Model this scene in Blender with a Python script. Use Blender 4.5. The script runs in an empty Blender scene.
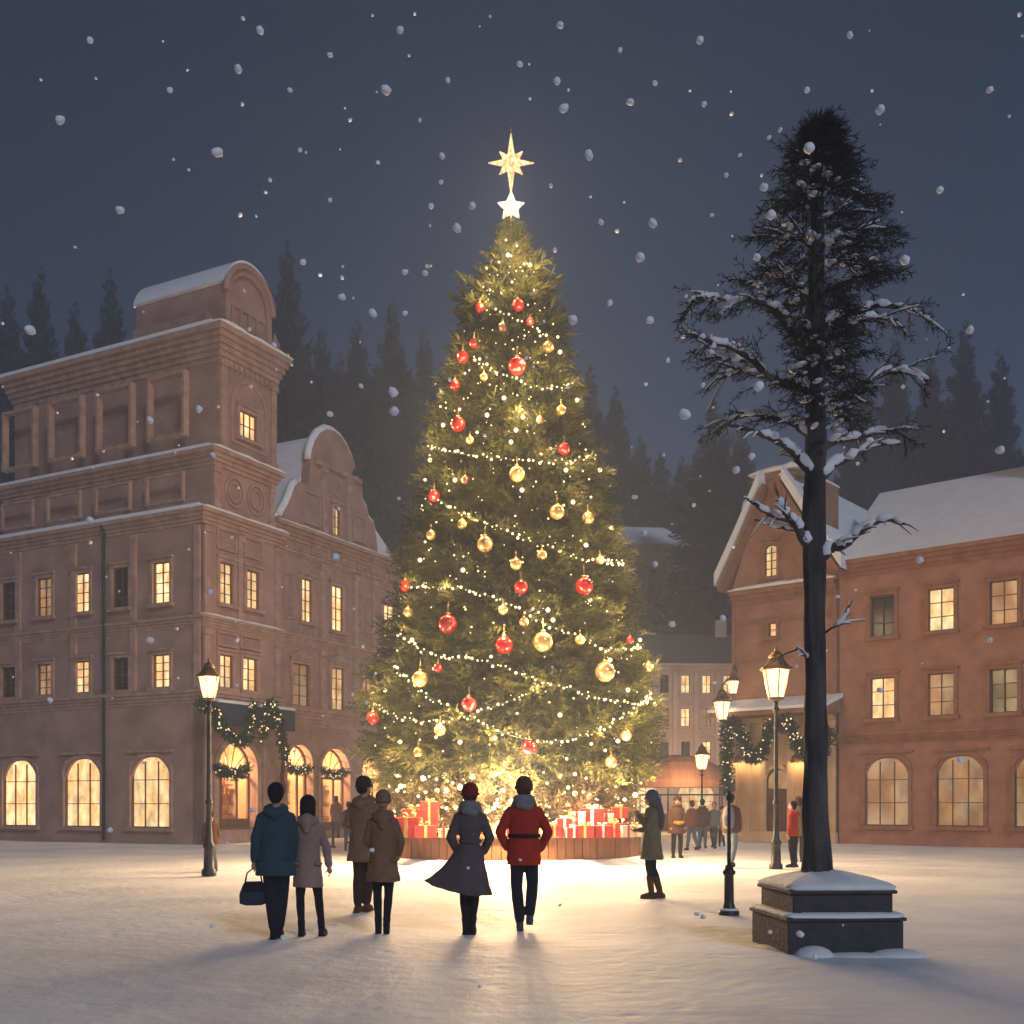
import bpy, bmesh, math, random
import numpy as np
from mathutils import Vector, Matrix, noise
from mathutils.geometry import tessellate_polygon
random.seed(7); RNG = np.random.default_rng(7)
PI = math.pi; R = math.radians
sc = bpy.context.scene
COL = sc.collection
# measured camera: level, at eye height, lens shifted up
F, CX, HY, CH = 1100.0, 512.0, 805.0, 1.45
def W(px, py, D):
    return Vector(((px-CX)*D/F, D, CH+(HY-py)*D/F))

# ------------------------------------------------------------------ mesh builder
class MB:
    def __init__(s, M=None):
        s.v = []; s.f = []; s.M = M
    def add(s, vs, fs):
        n = len(s.v)
        if s.M is not None: vs = [s.M @ Vector(v) for v in vs]
        s.v += [tuple(v) for v in vs]; s.f += [tuple(n+i for i in f) for f in fs]
        return s
    def box(s, x0, x1, y0, y1, z0, z1, tap=0.0):
        t = tap
        vs = [(x0,y0,z0),(x1,y0,z0),(x1,y1,z0),(x0,y1,z0),(x0+t,y0+t,z1),(x1-t,y0+t,z1),(x1-t,y1-t,z1),(x0+t,y1-t,z1)]
        return s.add(vs, [(0,3,2,1),(4,5,6,7),(0,1,5,4),(1,2,6,5),(2,3,7,6),(3,0,4,7)])
    def slab(s, outer, holes, y0, y1):
        """polygon in x,z (with holes) extruded from y0 to y1"""
        loops = [list(outer)]+[list(h) for h in holes]
        tri = tessellate_polygon([[Vector((p[0],p[1],0)) for p in l] for l in loops])
        flat = [p for l in loops for p in l]; n = len(flat)
        vs = [(p[0],y0,p[1]) for p in flat]+[(p[0],y1,p[1]) for p in flat]
        fs = []
        for a,b,c in tri:
            pa,pb,pc = flat[a],flat[b],flat[c]
            ar = (pb[0]-pa[0])*(pc[1]-pa[1])-(pb[1]-pa[1])*(pc[0]-pa[0])
            if abs(ar) < 1e-9: continue
            if ar < 0: a,c = c,a
            fs += [(a,b,c),(n+c,n+b,n+a)]
        k = 0
        for li,l in enumerate(loops):
            m = len(l)
            area = sum(l[i][0]*l[(i+1)%m][1]-l[(i+1)%m][0]*l[i][1] for i in range(m))
            ccw = (area > 0) == (li == 0)
            for i in range(m):
                a = k+i; b = k+(i+1)%m
                fs.append((a,n+a,n+b,b) if ccw else (b,n+b,n+a,a))
            k += m
        return s.add(vs, fs)
    def loft(s, rings, cap=True):
        m = len(rings[0]); vs = [p for r in rings for p in r]; fs = []
        for i in range(len(rings)-1):
            for j in range(m):
                a = i*m+j; b = i*m+(j+1)%m
                fs.append((a,b,b+m,a+m))
        if cap:
            fs.append(tuple(range(m-1,-1,-1))); k = (len(rings)-1)*m
            fs.append(tuple(range(k,k+m)))
        return s.add(vs, fs)
    def tube(s, pts, rad, seg=8):
        pts = [Vector(p) for p in pts]
        if not hasattr(rad,'__len__'): rad = [rad]*len(pts)
        rings = []; t0 = None; nrm = None
        for i,p in enumerate(pts):
            a = pts[max(0,i-1)]; b = pts[min(len(pts)-1,i+1)]
            t = (b-a).normalized()
            if nrm is None:
                nrm = t.orthogonal().normalized()
            else:
                nrm = (nrm - t*nrm.dot(t)).normalized()
            bn = t.cross(nrm)
            rings.append([p+(nrm*math.cos(2*PI*k/seg)+bn*math.sin(2*PI*k/seg))*rad[i] for k in range(seg)])
        return s.loft(rings)
    def capsule(s, pts, rad, seg=10):
        """tapered chain with rounded ends"""
        pts = [Vector(p) for p in pts]; rad = list(rad)
        a = (pts[0]-pts[1]).normalized(); b = (pts[-1]-pts[-2]).normalized()
        P = [pts[0]+a*rad[0]*.95, pts[0]+a*rad[0]*.6]+pts+[pts[-1]+b*rad[-1]*.6, pts[-1]+b*rad[-1]*.95]
        Q = [rad[0]*.3, rad[0]*.8]+rad+[rad[-1]*.8, rad[-1]*.3]
        return s.tube(P, Q, seg)
    def lathe(s, prof, c=(0,0,0), seg=20):
        return s.loft([[(c[0]+r*math.cos(2*PI*k/seg), c[1]+r*math.sin(2*PI*k/seg), c[2]+z) for k in range(seg)] for r,z in prof])
    def ell(s, c, r, seg=14, rings=9):
        pr = []
        for i in range(rings):
            t = -PI/2+PI*(i+.5)/rings if False else -PI/2*.96+PI*.96*i/(rings-1)
            pr.append((math.cos(t), math.sin(t)))
        return s.loft([[(c[0]+r[0]*a*math.cos(2*PI*k/seg), c[1]+r[1]*a*math.sin(2*PI*k/seg), c[2]+r[2]*b) for k in range(seg)] for a,b in pr])
    def mesh(s, name):
        me = bpy.data.meshes.new(name); me.from_pydata(s.v, [], s.f); me.update()
        bm = bmesh.new(); bm.from_mesh(me); bmesh.ops.recalc_face_normals(bm, faces=bm.faces); bm.to_mesh(me); bm.free()
        return me
    def build(s, name, mat, parent=None, smooth=False, bevel=0):
        me = s.mesh(name)
        return link(name, me, mat, parent, smooth, bevel)
def link(name, me, mat, parent=None, smooth=False, bevel=0):
    o = bpy.data.objects.new(name, me); COL.objects.link(o)
    if mat: me.materials.append(mat)
    if smooth: me.shade_smooth()
    if parent: o.parent = parent
    if bevel:
        b = o.modifiers.new('bevel','BEVEL'); b.width = bevel; b.segments = 2; b.limit_method = 'ANGLE'
    return o
SHOP = bpy.data.scenes.new('workbench')
def fuse(mb, name, mat, parent, voxel=.012, smooth=4, fac=.5):
    """overlapping closed solids grown together into one continuous skin"""
    o = bpy.data.objects.new('tmp', mb.mesh('tmp')); SHOP.collection.objects.link(o)
    m = o.modifiers.new('r','REMESH'); m.mode = 'VOXEL'; m.voxel_size = voxel
    if smooth:
        q = o.modifiers.new('s','SMOOTH'); q.iterations = smooth; q.factor = fac
    vl = SHOP.view_layers[0]; vl.update(); dg = vl.depsgraph
    me = bpy.data.meshes.new_from_object(o.evaluated_get(dg)); me.name = name
    bpy.data.objects.remove(o)
    return link(name, me, mat, parent, True)
def tag(o, label=None, cat=None, group=None, kind=None):
    if label: o['label'] = label
    if cat: o['category'] = cat
    if group: o['group'] = group
    if kind: o['kind'] = kind
    return o
def empty(name, loc, rz=0, label=None, cat=None, group=None):
    o = bpy.data.objects.new(name, None); COL.objects.link(o)
    o.location = loc; o.rotation_euler = (0,0,rz); o.empty_display_size = .2
    return tag(o, label, cat, group)
def copy_tree(o, parent=None, kids=None):
    c = o.copy(); COL.objects.link(c); c.parent = parent
    for ch in list(o.children): copy_tree(ch, c)
    return c
def point(loc, power, col=(1,.62,.28), r=.1, name='lamp_or_fill_light', parent=None):
    l = bpy.data.lights.new(name,'POINT'); l.energy = power; l.color = col; l.shadow_soft_size = r
    o = bpy.data.objects.new(name, l); COL.objects.link(o); o.location = loc
    if parent: o.parent = parent
    return o

# ------------------------------------------------------------------ materials
def mat(name, col, rough=.8, col2=None, scale=3, bump=0, bscale=20, metal=0, stretch=(1,1,1), spec=.3, detail=5, fine=.0):
    m = bpy.data.materials.new(name); m.use_nodes = True
    nt = m.node_tree; N = nt.nodes; L = nt.links
    b = N['Principled BSDF']; b.inputs['Roughness'].default_value = rough
    b.inputs['Metallic'].default_value = metal; b.inputs['Specular IOR Level'].default_value = spec
    tc = N.new('ShaderNodeTexCoord'); mp = N.new('ShaderNodeMapping'); mp.inputs['Scale'].default_value = stretch
    L.new(tc.outputs['Object'], mp.inputs['Vector'])
    if col2 is None: col2 = tuple(c*.72 for c in col)
    n = N.new('ShaderNodeTexNoise'); n.inputs['Scale'].default_value = scale; n.inputs['Detail'].default_value = detail
    L.new(mp.outputs[0], n.inputs['Vector'])
    r = N.new('ShaderNodeValToRGB'); r.color_ramp.elements[0].position = .3; r.color_ramp.elements[1].position = .7
    r.color_ramp.elements[0].color = (*col2,1); r.color_ramp.elements[1].color = (*col,1)
    L.new(n.outputs['Fac'], r.inputs['Fac']); L.new(r.outputs['Color'], b.inputs['Base Color'])
    if bump:
        n2 = N.new('ShaderNodeTexNoise'); n2.inputs['Scale'].default_value = bscale; n2.inputs['Detail'].default_value = 6
        L.new(mp.outputs[0], n2.inputs['Vector'])
        bp = N.new('ShaderNodeBump'); bp.inputs['Strength'].default_value = bump; bp.inputs['Distance'].default_value = .05
        L.new(n2.outputs['Fac'], bp.inputs['Height']); L.new(bp.outputs['Normal'], b.inputs['Normal'])
    return m
def glow(name, col, strength, var=0, scale=3, stretch=(1,1,1), sampling='NONE', lo=.4):
    m = bpy.data.materials.new(name); m.use_nodes = True
    nt = m.node_tree; N = nt.nodes; L = nt.links; N.clear()
    e = N.new('ShaderNodeEmission'); o = N.new('ShaderNodeOutputMaterial'); L.new(e.outputs[0], o.inputs[0])
    e.inputs['Strength'].default_value = strength; e.inputs['Color'].default_value = (*col,1)
    if var:
        tc = N.new('ShaderNodeTexCoord'); mp = N.new('ShaderNodeMapping'); mp.inputs['Scale'].default_value = stretch
        n = N.new('ShaderNodeTexNoise'); n.inputs['Scale'].default_value = scale; n.inputs['Detail'].default_value = 4
        L.new(tc.outputs['Object'], mp.inputs[0]); L.new(mp.outputs[0], n.inputs['Vector'])
        r = N.new('ShaderNodeMapRange'); r.inputs['From Min'].default_value = .35; r.inputs['From Max'].default_value = .65
        r.inputs['To Min'].default_value = strength*lo; r.inputs['To Max'].default_value = strength
        L.new(n.outputs['Fac'], r.inputs['Value'])
        oi = N.new('ShaderNodeObjectInfo'); rr = N.new('ShaderNodeMapRange'); rr.inputs['To Min'].default_value = .62; rr.inputs['To Max'].default_value = 1.12
        L.new(oi.outputs['Random'], rr.inputs['Value']); mu = N.new('ShaderNodeMath'); mu.operation = 'MULTIPLY'
        L.new(r.outputs[0], mu.inputs[0]); L.new(rr.outputs[0], mu.inputs[1]); L.new(mu.outputs[0], e.inputs['Strength'])
        cr = N.new('ShaderNodeValToRGB'); cr.color_ramp.elements[0].color = (col[0],col[1]*.74,col[2]*.55,1); cr.color_ramp.elements[1].color = (*col,1)
        cr.color_ramp.elements[0].position = .38; cr.color_ramp.elements[1].position = .6
        n3 = N.new('ShaderNodeTexNoise'); n3.inputs['Scale'].default_value = scale*.9; L.new(mp.outputs[0], n3.inputs['Vector'])
        L.new(n3.outputs['Fac'], cr.inputs['Fac']); L.new(cr.outputs['Color'], e.inputs['Color'])
    m.cycles.emission_sampling = sampling
    return m
def thin_glass():
    m = bpy.data.materials.new('window_glass'); m.use_nodes = True
    nt = m.node_tree; N = nt.nodes; L = nt.links; N.clear()
    t = N.new('ShaderNodeBsdfTransparent'); g = N.new('ShaderNodeBsdfGlossy'); g.inputs['Roughness'].default_value = .08
    t.inputs['Color'].default_value = (.95,.95,.95,1)
    mx = N.new('ShaderNodeMixShader'); mx.inputs[0].default_value = .05; o = N.new('ShaderNodeOutputMaterial')
    L.new(t.outputs[0], mx.inputs[1]); L.new(g.outputs[0], mx.inputs[2]); L.new(mx.outputs[0], o.inputs[0])
    return m
def lamp_glass():
    m = bpy.data.materials.new('lantern_glass_lit'); m.use_nodes = True
    nt = m.node_tree; N = nt.nodes; L = nt.links; N.clear()
    t = N.new('ShaderNodeBsdfTransparent'); e = N.new('ShaderNodeEmission'); e.inputs['Color'].default_value = (1,.74,.38,1); e.inputs['Strength'].default_value = 3
    mx = N.new('ShaderNodeMixShader'); mx.inputs[0].default_value = .5; o = N.new('ShaderNodeOutputMaterial')
    L.new(t.outputs[0], mx.inputs[1]); L.new(e.outputs[0], mx.inputs[2]); L.new(mx.outputs[0], o.inputs[0])
    m.cycles.emission_sampling = 'NONE'; return m
def flake_mat():
    m = bpy.data.materials.new('snowflake'); m.use_nodes = True
    nt = m.node_tree; N = nt.nodes; L = nt.links; N.clear()
    t = N.new('ShaderNodeBsdfTranslucent'); g = N.new('ShaderNodeBsdfDiffuse')
    t.inputs['Color'].default_value = (.9,.95,1,1); g.inputs['Color'].default_value = (.95,.97,1,1)
    mx = N.new('ShaderNodeMixShader'); mx.inputs[0].default_value = .5; o = N.new('ShaderNodeOutputMaterial')
    L.new(t.outputs[0], mx.inputs[1]); L.new(g.outputs[0], mx.inputs[2]); L.new(mx.outputs[0], o.inputs[0])
    return m
def needle_mat(name, a, b, scale=1.2, trans=.25):
    m = bpy.data.materials.new(name); m.use_nodes = True
    nt = m.node_tree; N = nt.nodes; L = nt.links; N.clear()
    tc = N.new('ShaderNodeTexCoord'); n = N.new('ShaderNodeTexNoise'); n.inputs['Scale'].default_value = scale; n.inputs['Detail'].default_value = 8; n.inputs['Roughness'].default_value = .7
    L.new(tc.outputs['Object'], n.inputs['Vector'])
    r = N.new('ShaderNodeValToRGB'); r.color_ramp.elements[0].position = .35; r.color_ramp.elements[1].position = .65
    r.color_ramp.elements[0].color = (*a,1); r.color_ramp.elements[1].color = (*b,1)
    L.new(n.outputs['Fac'], r.inputs['Fac'])
    d = N.new('ShaderNodeBsdfDiffuse'); t = N.new('ShaderNodeBsdfTranslucent'); mx = N.new('ShaderNodeMixShader'); mx.inputs[0].default_value = trans
    o = N.new('ShaderNodeOutputMaterial')
    L.new(r.outputs['Color'], d.inputs['Color']); L.new(r.outputs['Color'], t.inputs['Color'])
    L.new(d.outputs[0], mx.inputs[1]); L.new(t.outputs[0], mx.inputs[2]); L.new(mx.outputs[0], o.inputs[0])
    return m
def plank_mat():
    m = mat('planter_planks', (.32,.15,.07), .65, (.2,.085,.04), 3, .3, 25, stretch=(1,1,.15))
    return m
M = dict(
 stucco = mat('old_rendered_wall', (.45,.275,.22), .9, (.29,.17,.14), .9, .6, 9, detail=8),
 stucco_trim = mat('carved_stone_trim', (.50,.325,.25), .85, (.33,.20,.155), 2.5, .6, 14, detail=8),
 brick = mat('red_brown_render', (.40,.205,.135), .9, (.27,.13,.085), 1.6, .4, 10, detail=8),
 brick_trim = mat('brown_timber_trim', (.34,.17,.10), .7, (.22,.10,.06), 3, .3, 18),
 cream = mat('cream_plaster', (.62,.44,.27), .85, (.5,.34,.21), 2, .15, 10),
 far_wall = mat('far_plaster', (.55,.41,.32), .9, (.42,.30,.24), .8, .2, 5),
 snow = mat('snow', (.86,.87,.90), .65, (.76,.78,.83), 2.2, .35, 7, spec=.2),
 slate = mat('dark_awning_cloth', (.03,.045,.08), .8, bump=.1),
 iron = mat('painted_iron', (.018,.018,.022), .45, (.03,.028,.03), 9, .1, 30, metal=.3, spec=.5),
 brass = mat('aged_brass', (.28,.17,.07), .4, (.14,.08,.035), 8, .1, 20, metal=.7),
 plank = plank_mat(),
 bark = mat('dark_bark', (.022,.021,.027), .95, (.11,.095,.09), 5, 1.0, 9, stretch=(1,1,.3), detail=9),
 stone = mat('dark_granite', (.035,.035,.042), .7, (.06,.055,.058), 9, .3, 22),
 soil = mat('dark_soil', (.03,.02,.015), .95, bump=.6, bscale=12),
 wood = mat('shop_joinery', (.19,.085,.04), .5, (.11,.05,.022), 6, .1, 20, stretch=(1,1,.2)),
 roof = mat('old_roof_tiles', (.10,.075,.075), .85, bump=.4, bscale=14),
 red = mat('red_wrapping_paper', (.50,.022,.018), .38, (.40,.015,.013), 4, spec=.5),
 redbow = mat('red_satin', (.42,.02,.02), .35, spec=.5),
 cream_paper = mat('cream_wrapping_paper', (.72,.60,.42), .45, (.62,.5,.34), 5, spec=.4),
 goldr = mat('gold_ribbon', (.75,.48,.16), .35, metal=.6),
 white_r = mat('white_ribbon', (.78,.72,.66), .4),
 glass = thin_glass(), canopy = mat('striped_canopy_cloth', (.50,.25,.16), .85, (.36,.17,.11), 2, stretch=(3,.1,.1)),
 ball_red = mat('red_glass_ball', (.46,.018,.012), .13, (.40,.012,.01), 2, metal=.35, spec=.8),
 ball_gold = mat('gold_ball', (.80,.50,.20), .22, (.72,.44,.17), 2, metal=.6, spec=.7),
 ball_pink = mat('copper_ball', (.75,.36,.2), .2, metal=.55, spec=.7),
 pane = glow('lit_window_pane', (1,.70,.35), 1.9, 1, 2.6, (1,1,.6), lo=.5),
 pane_dim = glow('dim_lit_window_pane', (1,.62,.33), .62, 1, 1.6, (1,1,.6), lo=.5),
 pane_dark = mat('unlit_window_pane', (.03,.03,.04), .15, spec=.6),
 lantern = lamp_glass(),
 bulb = glow('fairy_bulb', (1,.72,.37), 3.4),
 bulb_soft = glow('fairy_bulb_soft', (1,.70,.34), 1.8),
 star = glow('lit_star', (1,.68,.36), 3.0, 1, 9, lo=.45),
 star2 = glow('lit_white_star', (1,.86,.70), 3.0, 1, 9, lo=.5),
 wire = mat('green_wire', (.02,.04,.015), .6),
 skin = mat('skin', (.48,.25,.17), .55, (.42,.21,.14), 8),
 eye = mat('eye', (.02,.015,.015), .2, spec=.6),
 lips = mat('lips', (.35,.09,.07), .5),
 flake = mat('snowflake', (.95,.96,1), .8, (.88,.9,.95), 2),
)
def cloth(name, c): return mat(name, c, .9, tuple(x*.75 for x in c), 7, .5, 60, spec=.15)
needle_xmas = needle_mat('fir_needles', (.018,.026,.010), (.085,.080,.028), 1.6, .22)
needle_far = needle_mat('haze_tinted_fir_needles', (.030,.042,.060), (.055,.072,.092), .6, .15)  # distance haze painted into the needle colour as a paler blue tint
needle_garl = needle_mat('garland_needles', (.018,.036,.012), (.055,.085,.03), 5, .2)
# ------------------------------------------------------------------ ground (one sheet) and hills
def hill(x, y):
    t = min(1, max(0, (y-82)/75)); t = t*t*(3-2*t)
    h = t*(24+7*math.sin(x*.035+1.0)+4*math.sin(x*.09))
    h *= 1-.35*math.exp(-((x-14)/26)**2)
    return h
def ground_z(x, y):
    if y > 80: return hill(x, y)-.0
    v = Vector((x*.35, y*.35, 0)); f = 1 if y < 40 else max(0, 1-(y-40)/30)
    return f*(.05*noise.noise(v)+.012*noise.noise(v*4.3))
def ground():
    xs = sorted(set([-400,-250,-160,-110,-80]+[ -60+i*2 for i in range(61)]+[80,110,160,250,400]+[round(-12+i*.2,2) for i in range(121)]))
    ys = sorted(set([-60,-30,-15,-6]+[round(.5+i*.2,2) for i in range(150)]+[31+i*1.5 for i in range(35)]+[85+i*4 for i in range(25)]+[190,240,320,500,800]))
    vs = [(x,y,ground_z(x,y)-(0.02 if 26<y<34 and abs(x)<3.4 else 0)) for y in ys for x in xs]; n = len(xs)
    fs = [(j*n+i, j*n+i+1, (j+1)*n+i+1, (j+1)*n+i) for j in range(len(ys)-1) for i in range(n-1)]
    me = bpy.data.meshes.new('ground'); me.from_pydata(vs, [], fs)
    o = link('ground', me, M['snow_ground'], None, True); tag(o, kind='structure')
def snow_ground_mat():
    m = bpy.data.materials.new('trodden_snow'); m.use_nodes = True
    nt = m.node_tree; N = nt.nodes; L = nt.links; b = N['Principled BSDF']
    b.inputs['Roughness'].default_value = .6; b.inputs['Specular IOR Level'].default_value = .25
    tc = N.new('ShaderNodeTexCoord')
    def nz(sc_, det, st=(1,1,1)):
        mp = N.new('ShaderNodeMapping'); mp.inputs['Scale'].default_value = st
        n = N.new('ShaderNodeTexNoise'); n.inputs['Scale'].default_value = sc_; n.inputs['Detail'].default_value = det
        L.new(tc.outputs['Object'], mp.inputs[0]); L.new(mp.outputs[0], n.inputs['Vector']); return n
    a = nz(.5, 6); r = N.new('ShaderNodeValToRGB')
    r.color_ramp.elements[0].position = .35; r.color_ramp.elements[1].position = .62
    r.color_ramp.elements[0].color = (.70,.71,.75,1); r.color_ramp.elements[1].color = (.86,.87,.90,1)
    L.new(a.outputs['Fac'], r.inputs['Fac']); L.new(r.outputs['Color'], b.inputs['Base Color'])
    n1 = nz(5, 4, (1,1,1)); n2 = nz(34, 3)
    v = N.new('ShaderNodeTexVoronoi'); v.inputs['Scale'].default_value = 2.6; v.feature = 'SMOOTH_F1'
    L.new(tc.outputs['Object'], v.inputs['Vector'])
    mr = N.new('ShaderNodeMapRange'); mr.inputs['From Max'].default_value = .22; mr.inputs['To Max'].default_value = .5
    L.new(v.outputs['Distance'], mr.inputs['Value'])
    ad = N.new('ShaderNodeMath'); ad.operation = 'ADD'; L.new(n1.outputs['Fac'], ad.inputs[0]); L.new(mr.outputs[0], ad.inputs[1])
    b1 = N.new('ShaderNodeBump'); b1.inputs['Strength'].default_value = .5; b1.inputs['Distance'].default_value = .05
    L.new(ad.outputs[0], b1.inputs['Height'])
    b2 = N.new('ShaderNodeBump'); b2.inputs['Strength'].default_value = .3; b2.inputs['Distance'].default_value = .015
    L.new(n2.outputs['Fac'], b2.inputs['Height']); L.new(b1.outputs[0], b2.inputs['Normal']); L.new(b2.outputs[0], b.inputs['Normal'])
    return m
M['snow_ground'] = snow_ground_mat()
ground()

# ------------------------------------------------------------------ needle sprays
def spray_template(twigs, needles, nl, nw, seed):
    """flat fir spray along +x, unit length; returns triangles (n,3,3)"""
    g = np.random.default_rng(seed); T = []
    def needle(p, d, L_, w):
        d = d/np.linalg.norm(d); up = np.array([0,0,1.]) if abs(d[2])<.9 else np.array([0,1.,0])
        s = np.cross(d, up+g.normal(0,.5,3)); s /= np.linalg.norm(s)
        T.append([p-s*w/2, p+s*w/2, p+d*L_])
    axes = [(np.zeros(3), np.array([1.,0,0]), 1.0)]
    for i in range(twigs):
        t = .1+.7*(i/max(1,twigs-1)); sd = 1 if i%2 else -1
        axes.append((np.array([t,0,0]), np.array([.8, sd*(.75+g.normal(0,.1)), g.normal(0,.15)]), .55*(1-t*.7)))
    for p0,d,L_ in axes:
        d = d/np.linalg.norm(d); k = max(4,int(needles*L_))
        for i in range(k):
            t = i/k; p = p0+d*L_*t
            q = g.normal(0,.45,3); q -= d*q.dot(d); q /= (np.linalg.norm(q)+1e-6)
            needle(p, d*(.75+.5*t)+q*.75, nl*(.7+.6*g.random()), nw)
        needle(p0+d*L_*.95, d, nl, nw)
        s = np.cross(d,[0,0,1.]); s/= np.linalg.norm(s)
        T.append([p0-s*nw*.4, p0+s*nw*.4, p0+d*L_])
    return np.array(T)
def place_sprays(T, pos, dirs, L_, roll):
    """instances of template triangles baked into one array"""
    n = len(pos); x = dirs/np.linalg.norm(dirs,axis=1,keepdims=True)
    up = np.tile([0,0,1.],(n,1)); up += RNG.normal(0,.25,(n,3))
    y = np.cross(up,x); y /= np.linalg.norm(y,axis=1,keepdims=True); z = np.cross(x,y)
    c = np.cos(roll)[:,None]; s = np.sin(roll)[:,None]
    y2 = y*c+z*s; z2 = z*c-y*s
    B = np.stack([x,y2,z2],axis=1)*L_[:,None,None]
    return np.einsum('tvk,nkj->ntvj', T, B)+pos[:,None,None,:]
def tri_mesh(name, A):
    A = A.reshape(-1,3,3); n = len(A)
    me = bpy.data.meshes.new(name); me.vertices.add(n*3); me.vertices.foreach_set('co', A.reshape(-1).astype(np.float32))
    me.loops.add(n*3); me.loops.foreach_set('vertex_index', np.arange(n*3,dtype=np.int32))
    me.polygons.add(n); me.polygons.foreach_set('loop_start', np.arange(0,n*3,3,dtype=np.int32)); me.polygons.foreach_set('loop_total', np.full(n,3,dtype=np.int32))
    me.update(); return me

# ------------------------------------------------------------------ the Christmas tree
TX, TY = -.03, 29.9
TZ = [2.05,2.25,2.95,3.8,4.85,5.9,7.0,8.1,9.2,10.3,11.4,12.5,13.8,15.2,16.3,17.1]
TR = [3.1,3.6,3.95,3.95,3.7,3.42,3.2,2.97,2.78,2.45,2.2,1.93,1.5,1.04,.60,.08]
def RT(z): return float(np.interp(z, TZ, TR))
tree = empty('christmas_tree', (TX,TY,0), 0, 'giant Christmas tree strung with warm lights in the middle of the snowy square', 'christmas tree')
tr = MB(); tr.tube([(0,0,.3),(0,0,5),(.03,0,12),(0,0,16.9)], [.28,.22,.1,.02], 12)
tr.build('trunk', M['bark'], tree, True)
def xmas_crown():
    temps = [spray_template(6,26,.17,.030,s) for s in (1,2,3,4)]
    N = 8200; zs = np.linspace(2.05,16.95,400); w = np.array([RT(z) for z in zs])+.12; w /= w.sum()
    z = RNG.choice(zs,N,p=w)+RNG.uniform(-.03,.03,N); ph = RNG.uniform(0,2*PI,N)
    rr = np.interp(z,TZ,TR)
    tier = .5+.5*np.sin(z*2*PI/.95+1.3*np.sin(ph*3)+ph*2)
    rr = rr*(1-.15*(1-tier))*(1+.03*np.sin(ph*5+z*2))
    depth = RNG.choice([1,.86,.68,.48],N,p=[.5,.25,.15,.1])
    r0 = rr*depth*RNG.uniform(.9,1.0,N)-.42*np.minimum(1,rr)*.8; r0 = np.maximum(r0,0.02)
    pos = np.stack([r0*np.cos(ph), r0*np.sin(ph), z],1)
    up = np.interp(z,[2,3,6,11,15,17],[-.35,-.1,.18,.45,1.1,2.6])+RNG.normal(0,.22,N)
    az = ph+RNG.normal(0,.35,N)
    d = np.stack([np.cos(az), np.sin(az), up],1)
    L_ = np.interp(z,[2,8,14,17],[.82,.72,.52,.42])*RNG.uniform(.75,1.3,N)
    roll = RNG.normal(0,.6,N)
    out = []
    for k in range(4):
        i = np.arange(N)%4 == k
        out.append(place_sprays(temps[k], pos[i], d[i], L_[i], roll[i]).reshape(-1,3,3))
    # inner dark mass of boughs
    N2 = 1800; z = RNG.choice(zs,N2,p=w); ph = RNG.uniform(0,2*PI,N2); r0 = np.interp(z,TZ,TR)*RNG.uniform(.2,.6,N2)
    pos = np.stack([r0*np.cos(ph), r0*np.sin(ph), z],1); d = np.stack([np.cos(ph),np.sin(ph),RNG.normal(-.1,.3,N2)],1)
    big = spray_template(6,16,.3,.09,9)
    out.append(place_sprays(big,pos,d,RNG.uniform(.7,1.1,N2)*np.minimum(1,np.interp(z,TZ,TR)*.8+.1),RNG.normal(0,.8,N2)).reshape(-1,3,3))
    link('crown', tri_mesh('crown', np.concatenate(out)), needle_xmas, tree)
xmas_crown()
def on_tree(px, py, off=.0):
    """point on the crown's skin seen at a photo pixel"""
    D = TY-4.6
    while D < TY+.5:
        p = W(px,py,D); r = math.hypot(p.x-TX,p.y-TY)
        if r <= RT(p.z)*.97+off: return p
        D += .03
    # silhouette: take the closest approach
    return W(px,py,TY)

def smooth_path(pts, n):
    """Catmull-Rom through 2-D or 3-D points"""
    P = [Vector(p) if len(p)==3 else Vector((p[0],p[1],0)) for p in pts]
    P = [P[0]*2-P[1]]+P+[P[-1]*2-P[-2]]; out = []
    for i in range(1,len(P)-2):
        for k in range(n):
            t = k/n; a,b,c,d = P[i-1:i+3]
            out.append(.5*((2*b)+(c-a)*t+(2*a-5*b+4*c-d)*t*t+(3*b-a-3*c+d)*t*t*t))
    out.append(P[-2]); return out
bulb_me = MB().ell((0,0,0),(1,1,1),8,6).mesh('bulb'); bulb_me.materials.append(M['bulb']); bulb_me.shade_smooth()
bulb_me2 = MB().ell((0,0,0),(1,1,1),8,6).mesh('bulb'); bulb_me2.materials.append(M['bulb_soft']); bulb_me2.shade_smooth()
def add_bulb(loc, r, parent, soft=False):
    o = bpy.data.objects.new('bulb', bulb_me2 if soft else bulb_me); COL.objects.link(o); o.location = loc; o.scale = (r,r,r); o.parent = parent
    return o
STR = [
 ('the short top string of lights just under the tip of the tree', [(478,299),(500,310),(525,324),(552,338)]),
 ('short light string below the topmost one, sagging to the right', [(475,358),(495,371),(520,381),(545,388),(574,384)]),
 ('nearly level light string across the upper middle of the tree', [(428,447),(450,452),(480,456),(520,460),(560,462),(596,457)]),
 ('light string slanting down right across the middle of the tree', [(432,494),(455,510),(480,520),(510,533),(540,545),(565,552),(590,561),(625,563)]),
 ('light string slanting down right below the middle of the tree', [(408,586),(440,587),(470,590),(500,600),(525,612),(555,628),(585,640),(610,650),(642,647)]),
 ('long light string ending in the brightest cluster at lower right', [(398,634),(418,648),(450,658),(480,660),(510,670),(540,681),(570,688),(600,698),(640,703),(652,692)]),
 ('lowest light string, one wide sagging curve across the tree', [(393,666),(410,682),(430,697),(455,710),(480,722),(510,735),(540,741),(570,739),(600,730),(630,712),(652,698)]),
 ('light string sagging at lower left and rising to the centre', [(374,704),(400,718),(430,722),(460,718),(490,708),(520,697),(540,683)]),
]
LIGHTS = []
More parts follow.
